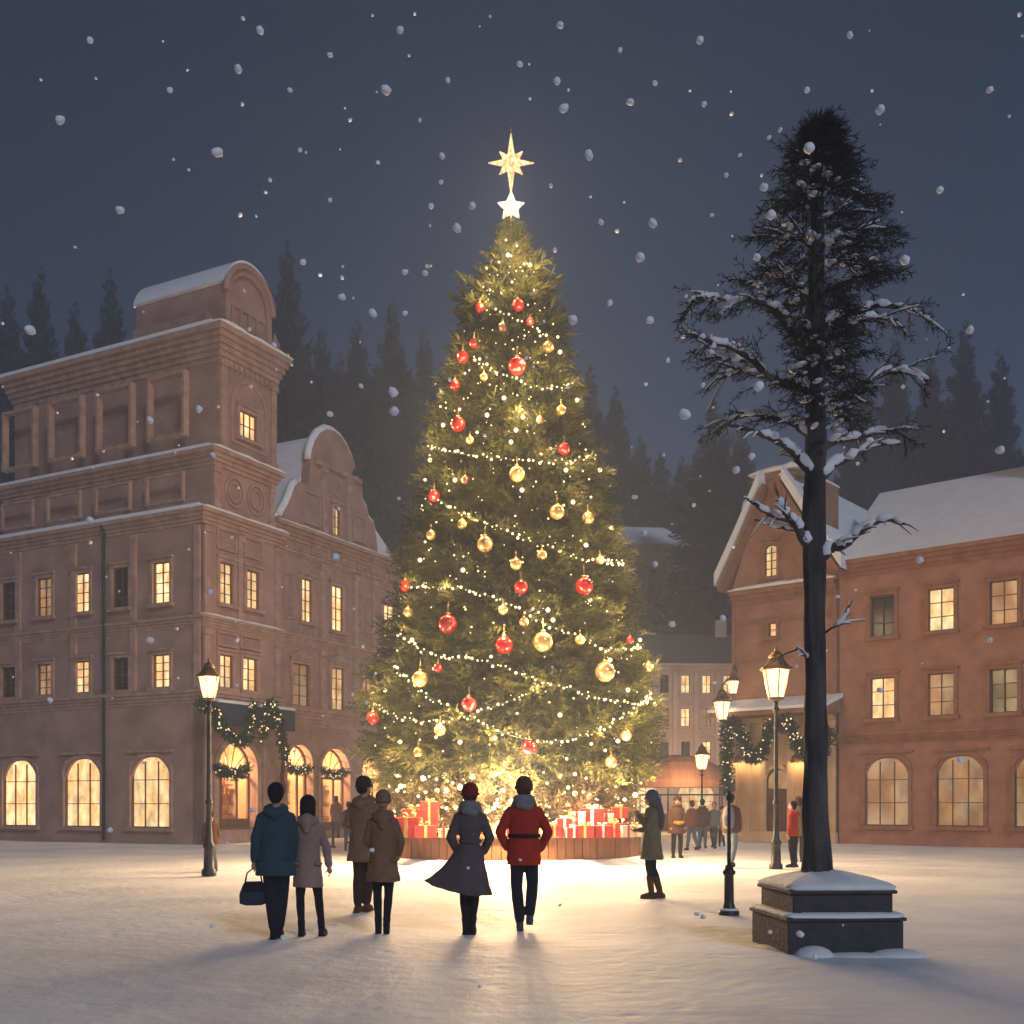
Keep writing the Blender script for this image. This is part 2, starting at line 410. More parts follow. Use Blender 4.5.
for si,(lab,pl) in enumerate(STR):
    q = smooth_path([(p[0],p[1]) for p in pl], 40)
    pts = [on_tree(v.x,v.y,.10) for v in q]
    # resample by length
    cum = [0]
    for a,b in zip(pts,pts[1:]): cum.append(cum[-1]+min(.4,(b-a).length))
    step = .14; root = empty('light_string', pts[0], 0, lab, 'string lights', 'light strings draped over the Christmas tree')
    wire = MB(); wire.tube([p-pts[0] for p in pts[::6]], .008, 5); wire.build('wire', M['wire'], root)
    n = min(98,int(cum[-1]/step)); j = 0
    for k in range(n):
        t = cum[-1]*k/n
        while j < len(cum)-2 and cum[j+1] < t: j += 1
        p = pts[j]+Vector((random.uniform(-.05,.05),random.uniform(-.06,.02),random.uniform(-.06,.06)))
        add_bulb(p-pts[0], random.choice([.018,.023,.028,.036]), root)
        if k%9 == 4: LIGHTS.append(p)
# scattered fairy lights (one long net): nearest hundred as bulbs, rest one part
net = empty('fairy_lights', (TX,TY,2.4), 0, 'loose fairy lights scattered all over the boughs of the big tree', 'fairy lights')
BRIGHT = [(487,415),(523,417),(516,430),(511,442),(443,425),(504,398),(577,400),(400,742),(612,528),(573,502),(566,470),(430,460),(523,365),(560,352),(463,570),(548,610),(610,660),(655,704),(628,690),(385,690),(560,715),(495,738),(420,560),(586,545),(455,480),(600,470),(640,640),(590,600),(412,640),(618,741),(460,742),(553,620),(645,665),(522,490),(508,255),(530,265)]
cnt = 0; rest = MB()
while cnt < 90 or len(rest.v) < 8*6*330:
    if cnt < len(BRIGHT): px,py = BRIGHT[cnt]
    else:
        py = random.uniform(262,772); hw = RT(CH+(HY-py)/36.8)*36.8; px = 511+random.uniform(-1,1)*hw*.97
    p = on_tree(px,py,.14)
    if cnt < 90:
        add_bulb(p-net.location, .055 if cnt<len(BRIGHT) else random.choice([.022,.03,.038]), net)
        if cnt < len(BRIGHT) or cnt%4 == 0: LIGHTS.append(p)
        cnt += 1
    else:
        if random.random()<.35:   # round the far side as well
            p = Vector((p.x, 2*TY-p.y, p.z))
        r = random.choice([.012,.016,.022]); rest.ell(p-net.location,(r,r,r),8,6)
ro = rest.build('small_bulbs', M['bulb'], net, True); tag(ro, kind='stuff')

for a_,b_ in ((506,240),(517,246),(499,262),(524,264),(511,256),(512,282),(490,290),(534,290)):
    LIGHTS.append(on_tree(a_,b_,.16)+Vector((0,-.15,0))); add_bulb(on_tree(a_,b_,.16)-net.location,.03,net) if len(net.children) < 99 else None
# baubles
BALLS = [(480,308,5,'r'),(518,305,6,'r'),(503,327,4.5,'p'),(474,343,5,'r'),(463,357,6,'r'),(517,366,9,'r'),(455,385,5,'r'),(548,347,5.5,'g'),(484,377,4,'g'),
 (458,424,7.5,'r'),(561,410,5,'g'),(564,449,6,'r'),(517,474,8,'g'),(465,480,4,'p'),(434,496,6,'r'),(557,512,7.5,'g'),(588,518,6,'g'),(462,524,5,'g'),(431,535,5,'g'),
 (485,544,8,'g'),(516,564,6,'g'),(542,555,5,'g'),(405,586,6,'r'),(521,587,7,'r'),(584,586,9,'r'),(408,612,5,'g'),(448,624,9.5,'r'),(503,610,5,'g'),(504,645,9,'r'),(524,622,5,'p'),
 (543,642,10,'g'),(605,672,10,'g'),(420,679,8,'g'),(469,704,7.5,'r'),(373,718,6.5,'r'),(440,730,6,'g'),(418,752,5,'g'),(529,747,7.5,'r'),(626,735,6,'p'),(611,762,6,'p'),(580,640,5,'g'),
 (630,640,4,'r'),(648,667,5,'g'),(530,322,4,'r'),(540,420,4,'p'),(470,440,4,'g'),(600,560,4.5,'g'),(438,668,4.5,'r')]
def near2(px,py):
    v = 'near the tip' if py<330 else 'upper part' if py<430 else 'upper middle' if py<530 else 'lower middle' if py<640 else 'lowest part'
    w_ = RT(CH+(HY-py)/36.8)*36.8*.72
    return v+', '+('left edge' if px<511-w_ else 'right edge' if px>511+w_ else 'left half' if px<511 else 'right half')
def near_desc(px,py):
    return near2(px,py)
    v = 'near the tip' if py<330 else 'in the upper part' if py<430 else 'half way up' if py<530 else 'below the middle' if py<640 else 'low'
    h = 'at the left edge' if px < 511-RT(CH+(HY-py)/36.8)*36.8*.72 else 'at the right edge' if px > 511+RT(CH+(HY-py)/36.8)*36.8*.72 else 'left of centre' if px<497 else 'right of centre' if px>527 else 'on the centre line'
    return v+' '+h
used = {}
ball_me = {}
for px,py,r,c in BALLS:
    mt = {'r':'ball_red','g':'ball_gold','p':'ball_pink'}[c]; cn = {'r':'red','g':'gold','p':'copper pink'}[c]
    sz = 'large' if r>=8 else 'medium' if r>=6 else 'small'
    base = f'{sz} {cn} bauble on the tree, {near_desc(px,py)}'
    if base in used:
        used[base] += 1
        ex = ['',', second such there',', third such there',', fourth such there',', fifth such there'][used[base]-1]
        base += ex
    else: used[base] = 1
    p = on_tree(px,py,.22); rad = r*p.y/F
    b = empty('bauble', p, 0, base, 'bauble', 'glass baubles hanging on the big tree')
    if mt not in ball_me:
        ball_me[mt] = MB().ell((0,0,0),(1,1,1),24,16).mesh('ball'); ball_me[mt].materials.append(M[mt]); ball_me[mt].shade_smooth()
    o = bpy.data.objects.new('ball', ball_me[mt]); COL.objects.link(o); o.scale = (rad,)*3; o.parent = b
    cp = MB(); cp.lathe([(rad*.22,rad*.93),(rad*.22,rad*1.15),(rad*.08,rad*1.2)],seg=10); cp.build('cap', M['goldr'], b, True)
    hk = MB(); hk.tube([(0,0,rad*1.15),(0,.02,rad*1.6),(0,.1,rad*2.4)],.006,5); hk.build('hook', M['goldr'], b)

# star topper and lower star: lattice stars
def star_obj(name, c, radii, th, m, label, hub):
    root = empty(name, c, 0, label, 'star ornament')
    n = len(radii); outl = []
    inner = min(radii)*.52
    for i,rr in enumerate(radii):
        a = PI/2+2*PI*i/n; outl.append((rr*math.cos(a), rr*math.sin(a)))
        a2 = a+PI/n; outl.append((inner*math.cos(a2), inner*math.sin(a2)))
    k = len(outl); mb = MB()
    rim = [(x,0,z) for x,z in outl]
    for i in range(k):       # faceted ribs from hub to points and edges
        p = Vector(rim[i]); q = Vector(rim[(i+1)%k])
        mb.tube([p,q], th*.5, 5)
        mb.tube([Vector((0,-hub,0)),p], th*.5, 5); mb.tube([Vector((0,hub,0)),p], th*.5, 5)
        for t in (.3,.5,.72):
            mb.tube([p*t+Vector((0,-hub*(1-t),0)), q*t+Vector((0,-hub*(1-t),0))], th*.32, 4)
            mb.tube([p*t+Vector((0,hub*(1-t),0)), q*t+Vector((0,hub*(1-t),0))], th*.32, 4)
    mb.build('lattice', m, root)
    core = MB()
    core.v = []; vs = rim+[(0,-hub*.6,0),(0,hub*.6,0)]
    vs = [(x*.93,y,z*.93) for x,y,z in vs]
    core.add(vs, [(i,(i+1)%k,k) for i in range(k)]+[((i+1)%k,i,k+1) for i in range(k)])
    core.build('lit_panel', m, root)
    return root
D = TY
s1 = star_obj('star_topper', W(511,163,D), [.80,.44,.62,.44,.86,.44,.62,.44], .03, M['star'], 'large eight-pointed glowing gold star at the very top of the tree', .1)
MB().tube([(0,0,.78),(0,0,.98)],[.012,.004],6).build('spire', M['goldr'], s1)
MB().tube([(0,0,-.84),(0,0,-1.0)],.015,6).build('stem', M['goldr'], s1)
s2 = star_obj('small_star', W(511,207,D), [.44,.38,.38,.38,.38], .024, M['star2'], 'smaller white glowing star between the big gold star and the tree tip', .07)
MB().tube([(0,0,-.14),(0,0,-.75)],.015,6).build('stem', M['goldr'], s2)

# ------------------------------------------------------------------ planter under the tree
pl = empty('tree_planter', (TX,TY,0), 0, 'round wooden plank planter ringing the foot of the big Christmas tree', 'planter')
PR = 3.5; n = 96; planks = MB()
for i in range(n):
    a0 = 2*PI*i/n+.003; a1 = 2*PI*(i+1)/n-.003; dr = random.uniform(-.012,.012); zt = .64+random.uniform(-.008,.008)
    r0,r1 = PR-.05+dr, PR+dr
    vs = [(r*math.cos(a),r*math.sin(a),z) for z in (-.05,zt) for r,a in ((r1,a0),(r1,a1),(r0,a1),(r0,a0))]
    planks.add(vs, [(0,1,2,3),(7,6,5,4),(0,4,5,1),(1,5,6,2),(2,6,7,3),(3,7,4,0)])
planks.build('planks', M['plank'], pl)
rim = MB(); rim.loft([[(r*math.cos(2*PI*k/96),r*math.sin(2*PI*k/96),z) for k in range(96)] for r,z in ((PR-.14,.645),(PR+.05,.645),(PR+.05,.70),(PR-.14,.70),(PR-.14,.645))],False)
rim.build('rim', M['plank'], pl)
so = MB(); so.lathe([(PR-.06,.4),(PR-.06,.60),(.3,.72)],seg=48); so.build('soil', M['soil'], pl, True)
sn = MB(); ring = []
for k in range(96):
    a = 2*PI*k/96; w = .16+.10*noise.noise(Vector((3*math.cos(a),3*math.sin(a),1))); ring.append((a,w))
sn.loft([[((PR+o_*w_)*math.cos(a),(PR+o_*w_)*math.sin(a),z*(.7+w_*2)) for a,w_ in ring] for o_,z in ((.05,-.05),(.05,.11),(.7,.10),(1.6,.05),(2.6,-.06))],False)
sn.build('snow_drift', M['snow'], pl, True)
# low greenery with cream flowers and a ring of bright bulbs
def low_green():
    T = spray_template(6,16,.2,.05,21); N = 1500
    ph = RNG.uniform(0,2*PI,N); r = 3.0*np.sqrt(RNG.uniform(.15,1,N)); z = RNG.uniform(.6,2.1,N)*np.interp(r,[0,2.4,3.1],[1,1,.75])
    pos = np.stack([r*np.cos(ph),r*np.sin(ph),z],1); d = np.stack([np.cos(ph),np.sin(ph),RNG.uniform(.1,1.4,N)],1)
    A = place_sprays(T,pos,d,RNG.uniform(.4,.7,N),RNG.normal(0,.7,N))
    o = link('planter_greenery', tri_mesh('planter_greenery',A), needle_mat('cut_fir_boughs',(.11,.09,.04),(.27,.21,.11),2,.35)); o.location = (TX,TY,0)
    tag(o,'loose cut fir boughs and pale leaves filling the planter under the tree','greenery',kind='stuff')
    fl = MB()
    for k in range(260):
        a = random.uniform(0,2*PI); r = random.uniform(2.3,3.3); zc = random.uniform(.75,1.5)
        c = Vector((r*math.cos(a),r*math.sin(a),zc)); q = random.uniform(.05,.09)
        nrm = Vector((math.cos(a)+random.uniform(-.5,.5),math.sin(a)+random.uniform(-.5,.5),random.uniform(0,1))).normalized()
        t = nrm.orthogonal().normalized(); b = nrm.cross(t)
        for j in range(5):
            an = 2*PI*j/5; e = t*math.cos(an)+b*math.sin(an); s_ = t*math.cos(an+PI/2)+b*math.sin(an+PI/2)
            fl.add([c, c+e*q*.6+s_*q*.35+nrm*q*.2, c+e*q*1.1+nrm*q*.35, c+e*q*.6-s_*q*.35+nrm*q*.2],[(0,1,2,3)])
    o = fl.build('planter_flowers', M['cream_flower']); o.location = (TX,TY,0)
    tag(o,'small cream flowers massed among the boughs behind the presents','flowers',kind='stuff')
M['cream_flower'] = mat('cream_petals', (.75,.66,.5), .7)
low_green()
bl = empty('base_lights', (TX,TY,1.5), 0, 'bright lights massed under the lowest boughs above the presents', 'string lights')
sm = MB()
for k in range(96):
    a = -PI/2+random.uniform(-1.5,1.5); r = random.uniform(2.7,3.5); z = random.choice([random.uniform(1.7,2.25),random.uniform(1.0,1.8)])
    add_bulb((r*math.cos(a),r*math.sin(a),z-1.5), random.choice([.03,.04,.05,.07]), bl)
for k in range(170):
    a = random.uniform(0,2*PI); r = random.uniform(2.6,3.4); z = random.uniform(.8,2.2); q = random.choice([.015,.02,.03])
    sm.ell((r*math.cos(a),r*math.sin(a),z-1.5),(q,q,q),8,6)
tag(sm.build('small_bulbs', M['bulb'], bl, True), kind='stuff')
# presents
def gift(px, base_py, w, h, kind, label, D=None, rz=None, zb=.66):
    D = D or TY-3.2; c = W(px,base_py,D); c.z = zb
    wm = w*D/F; hm = h*D/F; dm = wm*random.uniform(.7,1)
    g = empty('present', c, random.uniform(-.35,.35) if rz is None else rz, label, 'present', 'wrapped presents on the planter under the tree')
    box, rib = {'rg':('red','goldr'),'rw':('red','white_r'),'cr':('cream_paper','redbow'),'cg':('cream_paper','goldr')}[kind]
    MB().box(-wm/2,wm/2,-dm/2,dm/2,0,hm*.86).build('box', M[box], g, bevel=.008)
    MB().box(-wm/2-.008,wm/2+.008,-dm/2-.008,dm/2+.008,hm*.80,hm).build('lid', M[box], g, bevel=.008)
    rb = MB(); t = max(.025,wm*.07)
    rb.box(-t,t,-dm/2-.014,dm/2+.014,0,hm+.006); rb.box(-wm/2-.014,wm/2+.014,-t,t,0,hm+.0045); rb.build('ribbon', M[rib], g)
    bw = MB()
    for sx in (-1,1):
        bw.tube([(0,0,hm),(sx*wm*.12,0,hm+wm*.15),(sx*wm*.26,0,hm+wm*.13),(sx*wm*.22,0,hm+.02),(0,0,hm)],[t*.5,t*.8,t*.9,t*.7,t*.4],6)
    bw.build('bow', M[rib], g, True)
    return g
GF = [ # px, w, h px, kind, depth offset, base z
 (409,26,20,'rg',-3.05,.66),(430,17,26,'rg',-2.7,.9),(415,24,14,'rg',-2.75,1.0),(424,22,12,'rg',-3.2,.66),(398,14,17,'rw',-2.9,.66),
 (445,12,9,'cr',-3.2,.66),(492,14,11,'cg',-3.2,.66),(507,12,12,'rw',-3.1,.66),(553,15,12,'rg',-3.2,.66),(564,14,19,'rw',-3.1,.66),
 (578,17,24,'cr',-2.8,.7),(592,22,27,'rw',-2.75,.7),(606,14,22,'cr',-2.65,.7),(586,18,12,'rg',-3.25,.66),(602,16,12,'rw',-3.2,.66),
 (615,14,14,'rg',-2.9,.66),(619,15,11,'rg',-2.6,1.12),(626,13,12,'cr',-3.0,.66),(635,12,12,'cg',-2.6,.66),(573,13,10,'rw',-3.28,.66),(545,11,14,'cr',-2.9,.66),(480,12,9,'rw',-3.1,.66)]
glab = ['large red present with gold ribbon at the left end of the planter rim','tall red present standing behind the wide one at the left group','red present stacked on top at the left group','low red present with gold ribbon in front of the tall one at left','narrow red present with white ribbon, leftmost of all','small cream present with red ribbon just right of the left group','small cream present with gold ribbon between the dark coat and the red coat','small red present with white ribbon left of the red coat','small red present with gold ribbon right of the red coat','upright red present with white ribbon, left in the right-hand group','tall cream present with red ribbon in the right-hand group','tallest red present with white ribbon in the right-hand group','tall cream present with red ribbon right beside the tallest red one','low red present with gold ribbon in front of the tall right-hand ones','low red present with white ribbon in front at the right-hand group','square red present with gold ribbon near the right end','little red present perched highest near the right end','cream present with red ribbon near the right end of the rim','cream present with gold ribbon, rightmost beside the green coat','smallest red present with white ribbon on the front edge','narrow cream present with red ribbon close to the red coat','little red present with white ribbon by the dark flaring coat']
for (px,w,h,k,dd,zb),lb in zip(GF,glab):
    gift(px,835,w,h,k,lb,TY+dd,None,zb)

# ------------------------------------------------------------------ firs behind the square
def fir_mesh(H, Rb, N, seed, T=None, droop=-.25, snow=0):
    g = np.random.default_rng(seed); T = spray_template(4,10,.30,.13,seed) if T is None else T
    z = H*(1-g.uniform(0,1,N)**.62)*.95+H*.05; t = z/H
    ph = g.uniform(0,2*PI,N); rr = Rb*((1-t)**.85+.01)*(.74+.26*np.sin(z*2*PI/(H*.055)+ph*2+g.uniform(0,3)))
    r0 = rr*g.uniform(.1,.8,N)
    pos = np.stack([r0*np.cos(ph),r0*np.sin(ph),z],1); d = np.stack([np.cos(ph),np.sin(ph),droop+.9*t+g.normal(0,.12,N)],1)
    L_ = rr*.62+.14*g.uniform(.7,1.2,N)
    return place_sprays(T,pos,d,L_,g.normal(0,.5,N))
pine_me = []
for k,(H,Rb) in enumerate([(20,5.0),(24,5.6),(17,5.0)]):
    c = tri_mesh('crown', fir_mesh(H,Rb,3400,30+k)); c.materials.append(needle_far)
    t = MB().tube([(0,0,-1.5),(0,0,H*.5),(0,0,H*.98)],[.32,.2,.03],8).mesh('trunk'); t.materials.append(M['bark'])
    pine_me.append((c,t,H))
def fir(px, top_py, D, k, label, group='firs on the hill behind the town'):
    x = (px-CX)*D/F; zb = hill(x,D) if D > 80 else 0
    Hn = (HY-top_py)*D/F+CH-zb; c,t,H = pine_me[k]; s = Hn/H
    e = empty('fir_tree', (x,D,zb), random.uniform(0,6), label, 'fir tree', group); e.scale = (s*1.05 if s<1 else 1,)*2+(s,)
    for nm,me in (('crown',c),('trunk',t)):
        o = bpy.data.objects.new(nm, me); COL.objects.link(o); o.parent = e
FIRS = [(287,240,88,1),(322,322,90,0),(357,318,95,2),(392,300,98,1),(424,322,100,0),(340,352,86,2),(375,360,88,0),(410,372,90,2),(300,345,84,0),(455,352,105,1),
        (480,370,110,0),(590,362,112,1),(615,385,110,2),(640,432,112,0),(660,452,118,1),(560,350,115,0),(525,345,118,2),(250,262,92,0),(215,300,95,1),(180,285,90,2),
        (145,300,94,0),(110,268,92,1),(75,300,96,2),(40,262,94,0),(8,285,96,1),(682,455,124,2),(742,420,105,0),(860,360,96,1),(895,330,92,0),(930,352,98,2),(965,318,94,1),(1000,345,96,0),(700,440,115,1),
        (268,300,99,2),(308,372,81,2)]
ORD = 'first second third fourth fifth sixth seventh eighth ninth tenth eleventh twelfth thirteenth fourteenth fifteenth'.split(); sides = {}
FIRS.sort()
for i,(px,py,D,k) in enumerate(FIRS):
    side = 'left of the tower roof' if px<275 else 'between the tower and the big tree' if px<440 else 'behind the big tree' if px<600 else 'between the big tree and the brick house' if px<760 else 'beyond the bare snowy tree'
    sides[side] = sides.get(side,0)+1
    lab = f'hazy dark fir {side}, {ORD[sides[side]-1]} from the left there'
    fir(px,py,D,k,lab)
# the big dark fir close behind the right-hand house
bigz = hill((716-CX)*88/F,88); bigh = 410*88/F+CH-bigz
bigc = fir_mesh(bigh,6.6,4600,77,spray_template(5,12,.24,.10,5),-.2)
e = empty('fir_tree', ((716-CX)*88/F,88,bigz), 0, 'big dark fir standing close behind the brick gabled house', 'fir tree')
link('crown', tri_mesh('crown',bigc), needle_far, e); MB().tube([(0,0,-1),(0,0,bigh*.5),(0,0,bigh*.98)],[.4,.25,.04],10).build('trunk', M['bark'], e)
bpy.context.view_layer.update()
M['maroon_cloth'] = mat('dark_red_cloth',(.16,.015,.015),.9)
# ------------------------------------------------------------------ facades
class Face:
    """a vertical wall plane: local x runs along it, local -y is out towards the square"""
    def __init__(s, X, Y, ang):
        s.O = (X,Y); s.a = ang; s.d = (math.cos(ang), math.sin(ang)); s.n = (math.sin(ang), -math.cos(ang))
    def uz(s, px, py, w=0):
        k = (px-CX)/F; ox = s.O[0]+w*s.n[0]; oy = s.O[1]+w*s.n[1]
        u = (k*oy-ox)/(s.d[0]-k*s.d[1]); D = oy+u*s.d[1]
        return u, CH+(HY-py)*D/F
    def u(s, px, w=0): return s.uz(px, HY, w)[0]
    def world(s, u, y, z): return Vector((s.O[0]+u*s.d[0]-y*s.n[0], s.O[1]+u*s.d[1]-y*s.n[1], z))
def rect(x0,x1,z0,z1): return [(x0,z0),(x1,z0),(x1,z1),(x0,z1)]
def arch(x0,x1,z0,z1,n=12,rise=None):
    """door-shaped loop with a round (or flatter) head reaching z1"""
    c = (x0+x1)/2; r = (x1-x0)/2; h = min(r,z1-z0) if rise is None else rise
    return [(x0,z0),(x1,z0)]+[(c+r*math.cos(PI*i/n), z1-h+h*math.sin(PI*i/n)) for i in range(n+1)]
def window(par, x0,x1,z0,z1, yf=0, M4=None, arched=False, pane='pane', cols=2, rows=3, inset=.10, surround=True, mt='stucco_trim', label=None):
    rise = (x1-x0)*.28 if arched else None
    hole = arch(x0,x1,z0,z1,10,rise) if arched else rect(x0,x1,z0,z1)
    fr = MB(M4); b = .04
    inner = arch(x0+b,x1-b,z0+b,z1-b,10,rise) if arched else rect(x0+b,x1-b,z0+b,z1-b)
    fr.slab(hole,[inner],yf+inset-.06,yf+inset+.02)
    zt = z1-b-(rise*.3 if arched else 0)
    for i in range(1,cols):
        x = x0+(x1-x0)*i/cols; fr.box(x-.018,x+.018,yf+inset-.052,yf+inset-.002,z0+b,zt)
    for j in range(1,rows):
        z = z0+(z1-z0)*j/rows; fr.box(x0+b,x1-b,yf+inset-.045,yf+inset-.006,z-.014,z+.014)
    w = fr.build('window', M['wood'], par)
    if label: w['label'] = label
    MB(M4).slab(hole,[],yf+inset+.023,yf+inset+.05).build('pane', M[pane], w)
    if surround:
        s = MB(M4); q = .13
        o_ = arch(x0-q,x1+q,z0-.002,z1+q,10,rise+q*.6) if arched else rect(x0-q,x1+q,z0-.002,z1+q)
        s.slab(o_,[hole],yf-.07,yf+.01)
        s.box(x0-q-.05,x1+q+.05,yf-.13,yf+.01,z1+q+.002,z1+q+.09)
        s.build('surround', M[mt], w)
        sl = MB(M4); sl.box(x0-q-.06,x1+q+.06,yf-.16,yf+inset-.07,z0-.14,z0-.004); sl.build('sill', M[mt], w)
    return hole
def cornice(mb, x0,x1,z,h,out,yf=0,ret0=None,steps=4,side=0):
    """stepped moulding whose top is at z; grows outwards upwards"""
    for i in range(steps):
        a = z-h+h*i/steps; b = z-h+h*(i+1)/steps-.001; o = out*((i+1)/steps)**1.4
        mb.box(x0-(o if side&1 else 0), x1+(o if side&2 else 0), yf-o, yf+.05 if ret0 is None else ret0+o, a, b)
def panel(mb, x0,x1,z0,z1,yf,t=.05,b=.07):
    t *= 1.7
    mb.slab(rect(x0,x1,z0,z1),[rect(x0+b,x1-b,z0+b,z1-b)],yf-t,yf+.01)
def relief(mb, x0,x1,z0,z1,yf,s=1):
    """low carved scrollwork: two spirals round a boss"""
    cx,cz = (x0+x1)/2,(z0+z1)/2; r = min(x1-x0,z1-z0)/2*.8*s; q = .022+.02*r
    mb.ell((cx,yf-.01,cz),(r*.28,.06,r*.34),8,6)
    for sx in (-1,1):
        w = (x1-x0)/2*.85
        mb.tube([(cx+sx*(w*.25+w*.75*t-w*.30*max(0,t-.6)*2.4),yf-.02,cz+r*.7*math.sin(t*5.2+.4)*(1-.45*t)) for t in [k/9 for k in range(10)]],[q*(1.3-.8*k/9) for k in range(10)],5)
def pilaster(mb, x0,x1,z0,z1,yf,t=.12):
    mb.box(x0,x1,yf-t,yf+.02,z0,z1); mb.box(x0-.05,x1+.05,yf-t-.06,yf+.02,z1-.25,z1-.02); mb.box(x0-.05,x1+.05,yf-t-.06,yf+.02,z0+.01,z0+.3)
def snowcap(mb, x0,x1,y0,y1,z,t=.14,seed=0):
    """soft lumpy snow lying on a ledge"""
    n = max(2,int((x1-x0)/.35)); rings = []
    for i in range(n+1):
        x = x0+(x1-x0)*i/n; e = .35 if i in (0,n) else 1
        h = t*(.75+.5*noise.noise(Vector((x*1.3,seed,0))))*e; o = .05*noise.noise(Vector((x*2,seed,4)))
        rings.append([(x,y0-.03+o,z),(x,y0-.05+o,z+h*.5),(x,y0+.05,z+h*.95),(x,(y0+y1)/2,z+h*1.1),(x,y1,z+h),(x,y1,z)])
    mb.loft(rings)
def garland(name_label, pts, rad, ml=None, bulbs=True, density=330, group='lit fir garlands on the shop fronts', bow=None, cat='garland'):
    """thick fir garland along a world path"""
    q = smooth_path(pts, 10); o0 = q[0].copy()
    root = empty('garland', o0, 0, name_label, cat, group)
    L_ = sum((b-a).length for a,b in zip(q,q[1:])); N = max(20,int(L_*density)); T = spray_template(2,9,.3,.10,3)
    idx = RNG.uniform(0,len(q)-1.001,N); P = []
    for t in idx:
        i = int(t); P.append(list(q[i].lerp(q[i+1],t-i)-o0))
    P = np.array(P); d = RNG.normal(0,1,(N,3)); d /= np.linalg.norm(d,axis=1,keepdims=True)
    P = P+d*rad*.35*RNG.uniform(0,1,(N,1))
    A = place_sprays(T,P,d,np.full(N,rad)*RNG.uniform(.6,1.1,N),RNG.uniform(0,6,N))
    link('foliage', tri_mesh('foliage',A), needle_garl, root)
    if bulbs:
        for k in range(min(60,max(6,int(L_*13)))):
            t = random.uniform(0,len(q)-1.01); i = int(t); p = q[i].lerp(q[i+1],t-i)-o0
            p += Vector((random.uniform(-1,1),random.uniform(-1,.2),random.uniform(-1,1))).normalized()*rad*.85
            add_bulb(p, random.choice([.02,.028,.034]), root, True)
    return root
def lantern(root, z, s, lit=True):
    """six-sided street lantern with its base at height z"""
    def hexr(r, zz): return [(r*math.cos(PI/3*k+PI/6), r*math.sin(PI/3*k+PI/6), zz) for k in range(6)]
    fr = MB()
    fr.loft([hexr(.05*s,z),hexr(.13*s,z+.04*s),hexr(.20*s,z+.06*s),hexr(.20*s,z+.10*s)])
    for k in range(6):
        a = PI/3*k+PI/6
        fr.tube([(.19*s*math.cos(a),.19*s*math.sin(a),z+.08*s),(.33*s*math.cos(a),.33*s*math.sin(a),z+.74*s)],.014*s,5)
    fr.loft([hexr(.38*s,z+.74*s),hexr(.40*s,z+.76*s),hexr(.40*s,z+.80*s),hexr(.33*s,z+.83*s),hexr(.22*s,z+.95*s),hexr(.18*s,z+1.02*s)])
    f = fr.build('lantern', M['brass'], root)
    MB().loft([hexr(.178*s,z+.105*s),hexr(.315*s,z+.735*s)]).build('glass', M['lantern'], f)
    cp = MB(); cp.lathe([(.19*s,1.02*s+z),(.17*s,1.10*s+z),(.10*s,1.18*s+z),(.04*s,1.21*s+z),(.05*s,1.25*s+z),(.02*s,1.30*s+z),(.005*s,1.36*s+z)],seg=14)
    cp.build('cap', M['brass'], f, True)
def street_lamp(loc, H, s, label, power, group=None, snow=True):
    r = empty('street_lamp', loc, 0, label, 'street lamp', group)
    p = MB(); zt = H-1.33*s
    p.lathe([(.14,0),(.15,.03),(.15,.12),(.11,.16),(.10,.55),(.12,.58),(.12,.64),(.075,.70),(.06,1.0),(.055,1.45),(.075,1.47),(.075,1.53),(.05,1.56),(.042,zt-.5),(.04,zt-.22),(.075,zt-.2),(.075,zt-.15),(.04,zt-.1),(.05,zt)],seg=16)
    p.build('post', M['iron'], r, True)
    lantern(r, zt, s)
    point((0,0,zt+.45*s), power, (1,.60,.27), .12*s, 'lamp_or_fill_light', r)
    return r

# ---------------- left: tower house
FL = Face(-10.9, 41.0, math.atan2(1.0,.516))
tw = empty('tower_house', (FL.O[0],FL.O[1],0), FL.a, 'tall narrow brown town house at the left with a rounded snow-topped gable', 'town house')
wall = MB(); trim = MB(); snowm = MB(); mould = MB()
DEP = 12.5
zA = FL.uz(207,692)[1]; zB = FL.uz(203,617)[1]; zC = FL.uz(205,511)[1]; zD = FL.uz(213,450)[1]; zE = FL.uz(219,328)[1]
xL = FL.u(203); xR = FL.u(280)
def px_rect(fc, a, w=0):
    x0,_ = fc.uz(a[0],805,w); x1,_ = fc.uz(a[2],805,w); m = (a[0]+a[2])/2
    z1 = fc.uz(m,a[1],w)[1]; z0 = fc.uz(m,a[3],w)[1]; return x0,x1,z0,z1
# tower ground floor with arched shop window
sx0,sx1,sz0,sz1 = px_rect(FL,(217,742,256,828))
holes = [arch(sx0,sx1,sz0,sz1)]
wall.slab(rect(xL,xR,0,zA),holes,0,.5)
# upper storeys
T3 = [px_rect(FL,r) for r in ((219,563,233,604),(246,571,259,609))]
T2 = [px_rect(FL,r) for r in ((219,655,233,688),(242,658,257,691))]
wall.slab(rect(xL,xR,zA+.001,zC),[rect(*r) for r in T3+T2],0,.35)
xL4,xR4 = FL.u(213.5),FL.u(274.5); wall.slab(rect(xL4,xR4,zC+.001,zD),[],0.03,.35)
xL5,xR5 = FL.u(219.5),FL.u(276); T5 = px_rect(FL,(239,413,257,440))
wall.slab(rect(xL5,xR5,zD+.001,zE),[rect(*T5)],0.0,.35)
wall.box(xL4,xR4,.35,DEP-1,zC+.001,zD); wall.box(xL5,xR5,.352,DEP-1.3,zD+.001,zE)
wall.box(xR-.35,xR,.5,DEP,0,zC); wall.box(xL+.36,xR-.36,DEP-.3,DEP,0,zC)
wall.box(xL+.36,xR-.36,.36,DEP-.31,zC-.25,zC-.02)
